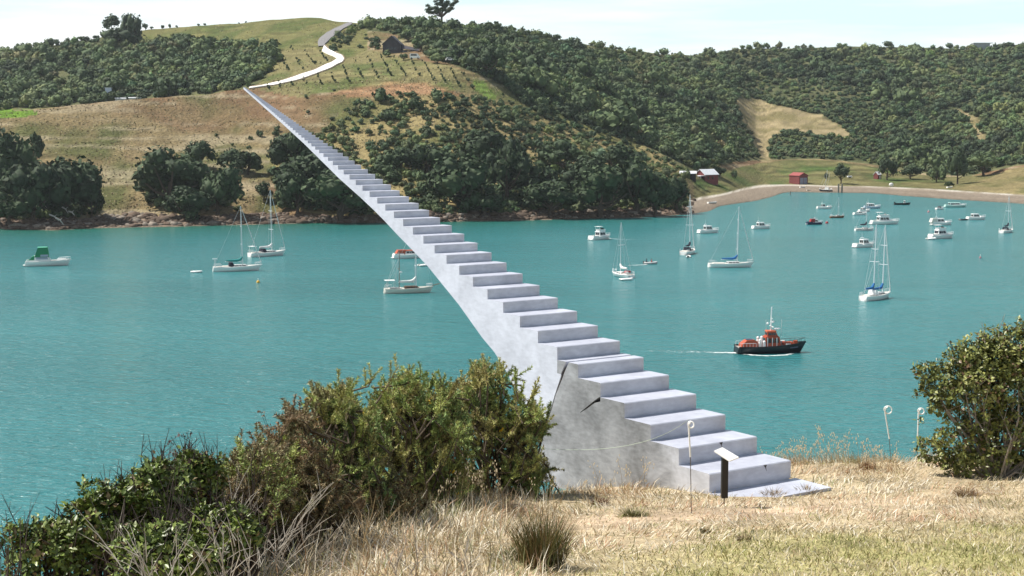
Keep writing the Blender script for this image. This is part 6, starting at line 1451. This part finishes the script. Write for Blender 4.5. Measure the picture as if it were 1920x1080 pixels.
# rusty dead fern-like heads and dry twiggy shrubs
def twigs(name, label, px, Y, ends, seed, m, r0=.012, fork=4, cat='branch', heads=None, group=None):
    r3 = random.Random(seed); c = at(px[0], px[1], Y); b = Vector((c.x, Y, float(zg(c.x, Y)) - .05)); mb = MB(); tips = []
    for (x, y) in ends:
        e = at(x, y, Y + r3.uniform(-.25, .25)) - b; o = Vector((r3.uniform(-.1, .1), r3.uniform(-.1, .1), 0)); m1 = o.lerp(e, .4) + Vector((r3.uniform(-.05, .05), 0, r3.uniform(-.02, .05))); m2 = o.lerp(e, .75) + Vector((r3.uniform(-.05, .05), r3.uniform(-.04, .04), r3.uniform(-.02, .03)))
        mb.tube([o, m1, m2, e], [r0, r0 * .75, r0 * .5, r0 * .2], 5); tips.append(e)
        for k in range(fork):
            s0 = m1.lerp(e, r3.uniform(0, .9)); d = (e - m1) * r3.uniform(.15, .45) + Vector((r3.uniform(-.13, .13), r3.uniform(-.1, .1), r3.uniform(-.04, .12))); mb.tube([s0, s0 + d * .5 + Vector((0, 0, .015)), s0 + d], [r0 * .45, r0 * .3, r0 * .12], 4); tips.append(s0 + d)
    t = thing(name, label, cat, b, 0, group); mb.make('stems', m, t)
    if heads:
        r2 = np.random.default_rng(seed); P = []; 
        for q in tips:
            n = r2.normal(size=(10, 3)); n /= np.linalg.norm(n, axis=1)[:, None]; P.append(np.array(q) + n * .03 * r2.random((10, 1)))
        P = np.concatenate(P); n = r2.normal(size=P.shape); n /= np.linalg.norm(n, axis=1)[:, None]; v, q = leaf_quads(P, n, .010 * r2.uniform(.6, 1.4, len(P)), r2)
        mesh_obj('foliage', v, q, heads, t)  # dry heads at the twig tips, merged into one mesh
    return t
M_rust = mat('rusty_dry_heads', (.27, .14, .07), .9, var=.3, scale=8); M_umber = mat('umber_dry_heads', (.09, .055, .05), .9, var=.3, scale=8)
twigs('dried_shrub', 'dried shrub with rusty flower heads at the upper left of the gorse', (545, 930), 13.0, [(512, 812), (528, 806), (540, 815), (500, 838), (520, 835), (552, 838), (508, 822)], 1, M_twigd, .008, 5, 'shrub', M_rust)
twigs('dead_shrub', 'dead shrub with dark curled leaves standing above the left green shrubs', (352, 985), 10.2, [(325, 852), (340, 860), (360, 868), (300, 868), (318, 880), (372, 872), (292, 862), (350, 850)], 2, M_twigd, .012, 5, 'shrub', M_umber)
twigs('dead_shrub', 'bare dark twigs sticking up left of the curled leaf shrub', (262, 985), 9.6, [(232, 900), (240, 925), (272, 902), (196, 930), (215, 935), (150, 958), (290, 880), (255, 930)], 3, M_twigd, .006, 3, 'twigs')
twigs('dead_shrub', 'bare forked twigs in the bottom left corner', (25, 1090), 8.6, [(18, 985), (38, 970), (2, 1010), (50, 1010), (22, 1000)], 4, M_twigd, .007, 3, 'twigs')
twigs('dead_shrub', 'dark leaning stems between the left shrubs and the dry gorse', (430, 985), 10.6, [(470, 850), (478, 870), (404, 880), (452, 880), (490, 890), (430, 905), (500, 925)], 5, M_twigd, .009, 4, 'twigs')
for i, (px, Y, ends, m_, lab) in enumerate([
    ((400, 1010), 9.6, [(425, 960), (440, 925), (455, 900), (462, 935), (392, 960), (480, 940)], M_twigw, 'bleached dead branches left of the brownish gorse'),
    ((350, 1060), 9.0, [(430, 1040), (300, 1030), (400, 1020), (345, 1030), (285, 1040), (440, 1060)], M_twigw, 'bleached branches lying across the bottom green shrub'),
    ((470, 1060), 9.4, [(530, 1000), (560, 960), (590, 930), (540, 1030), (500, 985), (600, 975), (615, 915)], M_twigw, 'long bleached branches leaning right near the bottom'),
    ((560, 1075), 9.6, [(500, 1010), (610, 1020), (570, 1000), (640, 1000), (520, 1040), (620, 1050), (650, 1035)], M_twig, 'tangle of grey branches at the bottom left of the grass'),
    ((300, 1075), 8.1, [(190, 1010), (215, 985), (240, 1000), (330, 985), (350, 1010), (270, 1020), (400, 1030)], M_twigw, 'bleached arching branches over the broad bottom green shrub'),
    ((430, 1080), 8.3, [(390, 985), (420, 990), (470, 1010), (500, 1030), (445, 1000), (370, 1030)], M_twigw, 'bleached forked branches right of the broad bottom green shrub'),
    ((330, 1000), 9.0, [(312, 905), (326, 890), (340, 900), (298, 915), (355, 920), (280, 935)], M_twigd, 'dark upright dead stems over the third green shrub'),
    ((220, 1040), 8.9, [(200, 985), (235, 965), (250, 990), (180, 1010), (215, 1000)], M_twig, 'grey curved twigs over the second green shrub'),
    ((700, 1060), 11, [(705, 925), (720, 1000), (640, 985), (655, 925), (735, 960), (690, 980)], M_straw, 'broken straw coloured reeds below the middle gorse'),
    ((880, 1080), 10.4, [(884, 1005), (870, 1050), (900, 1040), (840, 1030)], M_twigw, 'pale upright dead stalk in the grass near the bottom'),
    ((760, 1075), 10.2, [(720, 1010), (780, 1000), (800, 1040), (735, 1030), (760, 985)], M_twig, 'thin dead stalks in the grass at the bottom centre')]):
    twigs('dead_branch', lab, px, Y, ends, 20 + i, m_, .0055, 6)
# thin dry stalks all through the lower left grass
r3 = random.Random(9); rg = np.random.default_rng(91)
X = rg.uniform(-2.6, .4, 2600); Y = rg.uniform(9.3, 15.5, 2600); d = edge_dist(X, Y); k = (d < .9) & (np.abs(X) < Y * .36); X, Y = X[k], Y[k]; n = len(X)
col = STRAW[rg.integers(0, 7, n)] * rg.uniform(.5, 1.2, (n, 1)); lowl = np.clip((-X - .2) / 1.5, 0, 1)
pack('dry_stalks', [blades(X, Y, rg.uniform(.12, .34, n) * (1 + .4 * lowl), rg.uniform(.004, .009, n), np.clip(rg.normal(.45, .35, n), .03, 1.3), rg.uniform(0, 6.28, n), col, .35, rg=rg)], M_blade)

# ================================================================== SIGN, FENCE STANDARDS, CORD
M_signpost = mat('black_painted_post', (.008, .008, .009), .45); M_plate = mat('white_sign_plate', (.80, .80, .78), .4, var=.03, scale=5)
g = gpx(1357, 950); Ys = g.y
t = thing('sign', 'white tilted sign plate on a black post before the lowest step', 'sign', g)
ptop = at(1359, 862, Ys) - g; pbot = at(1358.5, 933, Ys) - g; wpx = 6 * Ys / FPX
mb = MB(); mb.box((ptop.x, 0, pbot.z), (wpx * 2, .05, ptop.z - pbot.z + .02), .12); mb.make('post', M_signpost, t)
mb = MB(); mb.tube([(ptop.x, 0, -.12), (ptop.x, 0, pbot.z + .02)], .006, 6); mb.make('stake', M_signpost, t)
c4 = [at(1339, 845, Ys + .06), at(1354.5, 838.5, Ys + .16), at(1385.5, 857, Ys + .02), at(1368, 864, Ys - .10)]; c4 = [p - g for p in c4]; nn = (c4[1] - c4[0]).cross(c4[3] - c4[0]).normalized(); nn = nn if nn.z > 0 else -nn
mb = MB(); mb.add([p for p in c4] + [p - nn * .012 for p in c4], [[0, 1, 2, 3], [7, 6, 5, 4], [0, 4, 5, 1], [1, 5, 6, 2], [2, 6, 7, 3], [3, 7, 4, 0]]); mb.make('plate', M_plate, t)
M_plast = mat('white_plastic', (.85, .85, .83), .4); M_steel = mat('dull_steel', (.16, .15, .14), .5, metal=.6)
def standard(label, foot, joint, head, Y, loop, r=.0085, fy=None):
    b = at(*foot, Y); b.z = min(b.z, float(zg(b.x, b.y)) + .0); j = at(*joint, Y) - b; h = at(*head, Y) - b; s = Y / FPX
    t = thing('fence_standard', label, 'fence post', b, 0, 'white pigtail fence standards')
    mb = MB(); mb.tube([(0, 0, -.12), j], .0045, 6); mb.make('steel_rod', M_steel, t)
    mb = MB(); mb.tube([j, h], r, 7); mb.make('white_shaft', M_plast, t)
    mb = MB(); R_ = loop * s; c = h + Vector((R_ * .75, 0, R_ * .35)); P = []
    for k in range(19):
        a = math.pi * 1.05 - k * 2 * math.pi * 1.22 / 18; P.append(c + Vector((math.cos(a) * R_, -.004 * k, math.sin(a) * R_)))
    mb.tube([h] + P, r * .95, 6); mb.make('pigtail_loop', M_plast, t); return b
G1 = gpx(1297, 963)
standard('white pigtail fence standard in front of the staircase', (1297, 965), (1294.5, 857), (1291, 797), G1.y, 5.5)
Y2 = gpx(1690, 868).y + .25
standard('white pigtail standard on the cliff edge, leaning, left of the pair', (1672, 868), (1667.5, 823), (1659, 770), Y2, 7)
standard('white pigtail standard on the cliff edge nearest the right shrub', (1720, 868), (1720.5, 818), (1722, 772), Y2 + .3, 5.5)
mb = MB(); A, Bc, Cc = at(985, 838, 17.6), at(1100, 843, 16.2), at(1292, 786, G1.y + .02)
pts_ = []
for k in range(15):
    u = k / 14; pts_.append((1 - u) ** 2 * A + 2 * u * (1 - u) * (at(1200, 862, 15.6)) + u ** 2 * Cc)
mb.tube(pts_, .0022, 4); o = mb.make('string_line', mat('pale_green_cord', (.55, .66, .52), .6)); tag(o, 'thin pale cord strung from the fence standard to the gorse', 'cord')

# ================================================================== SUMMER HAZE
hz = bpy.data.materials.new('haze'); hz.use_nodes = True; nt = hz.node_tree; nt.nodes.remove(nt.nodes['Principled BSDF'])
pv_ = nt.nodes.new('ShaderNodeVolumePrincipled'); pv_.inputs['Density'].default_value = 0.00006; pv_.inputs['Color'].default_value = (.86, .93, 1, 1); pv_.inputs['Anisotropy'].default_value = 0.3
nt.links.new(pv_.outputs[0], nt.nodes['Material Output'].inputs['Volume'])
mb = MB(); mb.box((0, 700, -6), (7000, 2400, 190)); kind(mb.make('haze', hz), 'stuff')
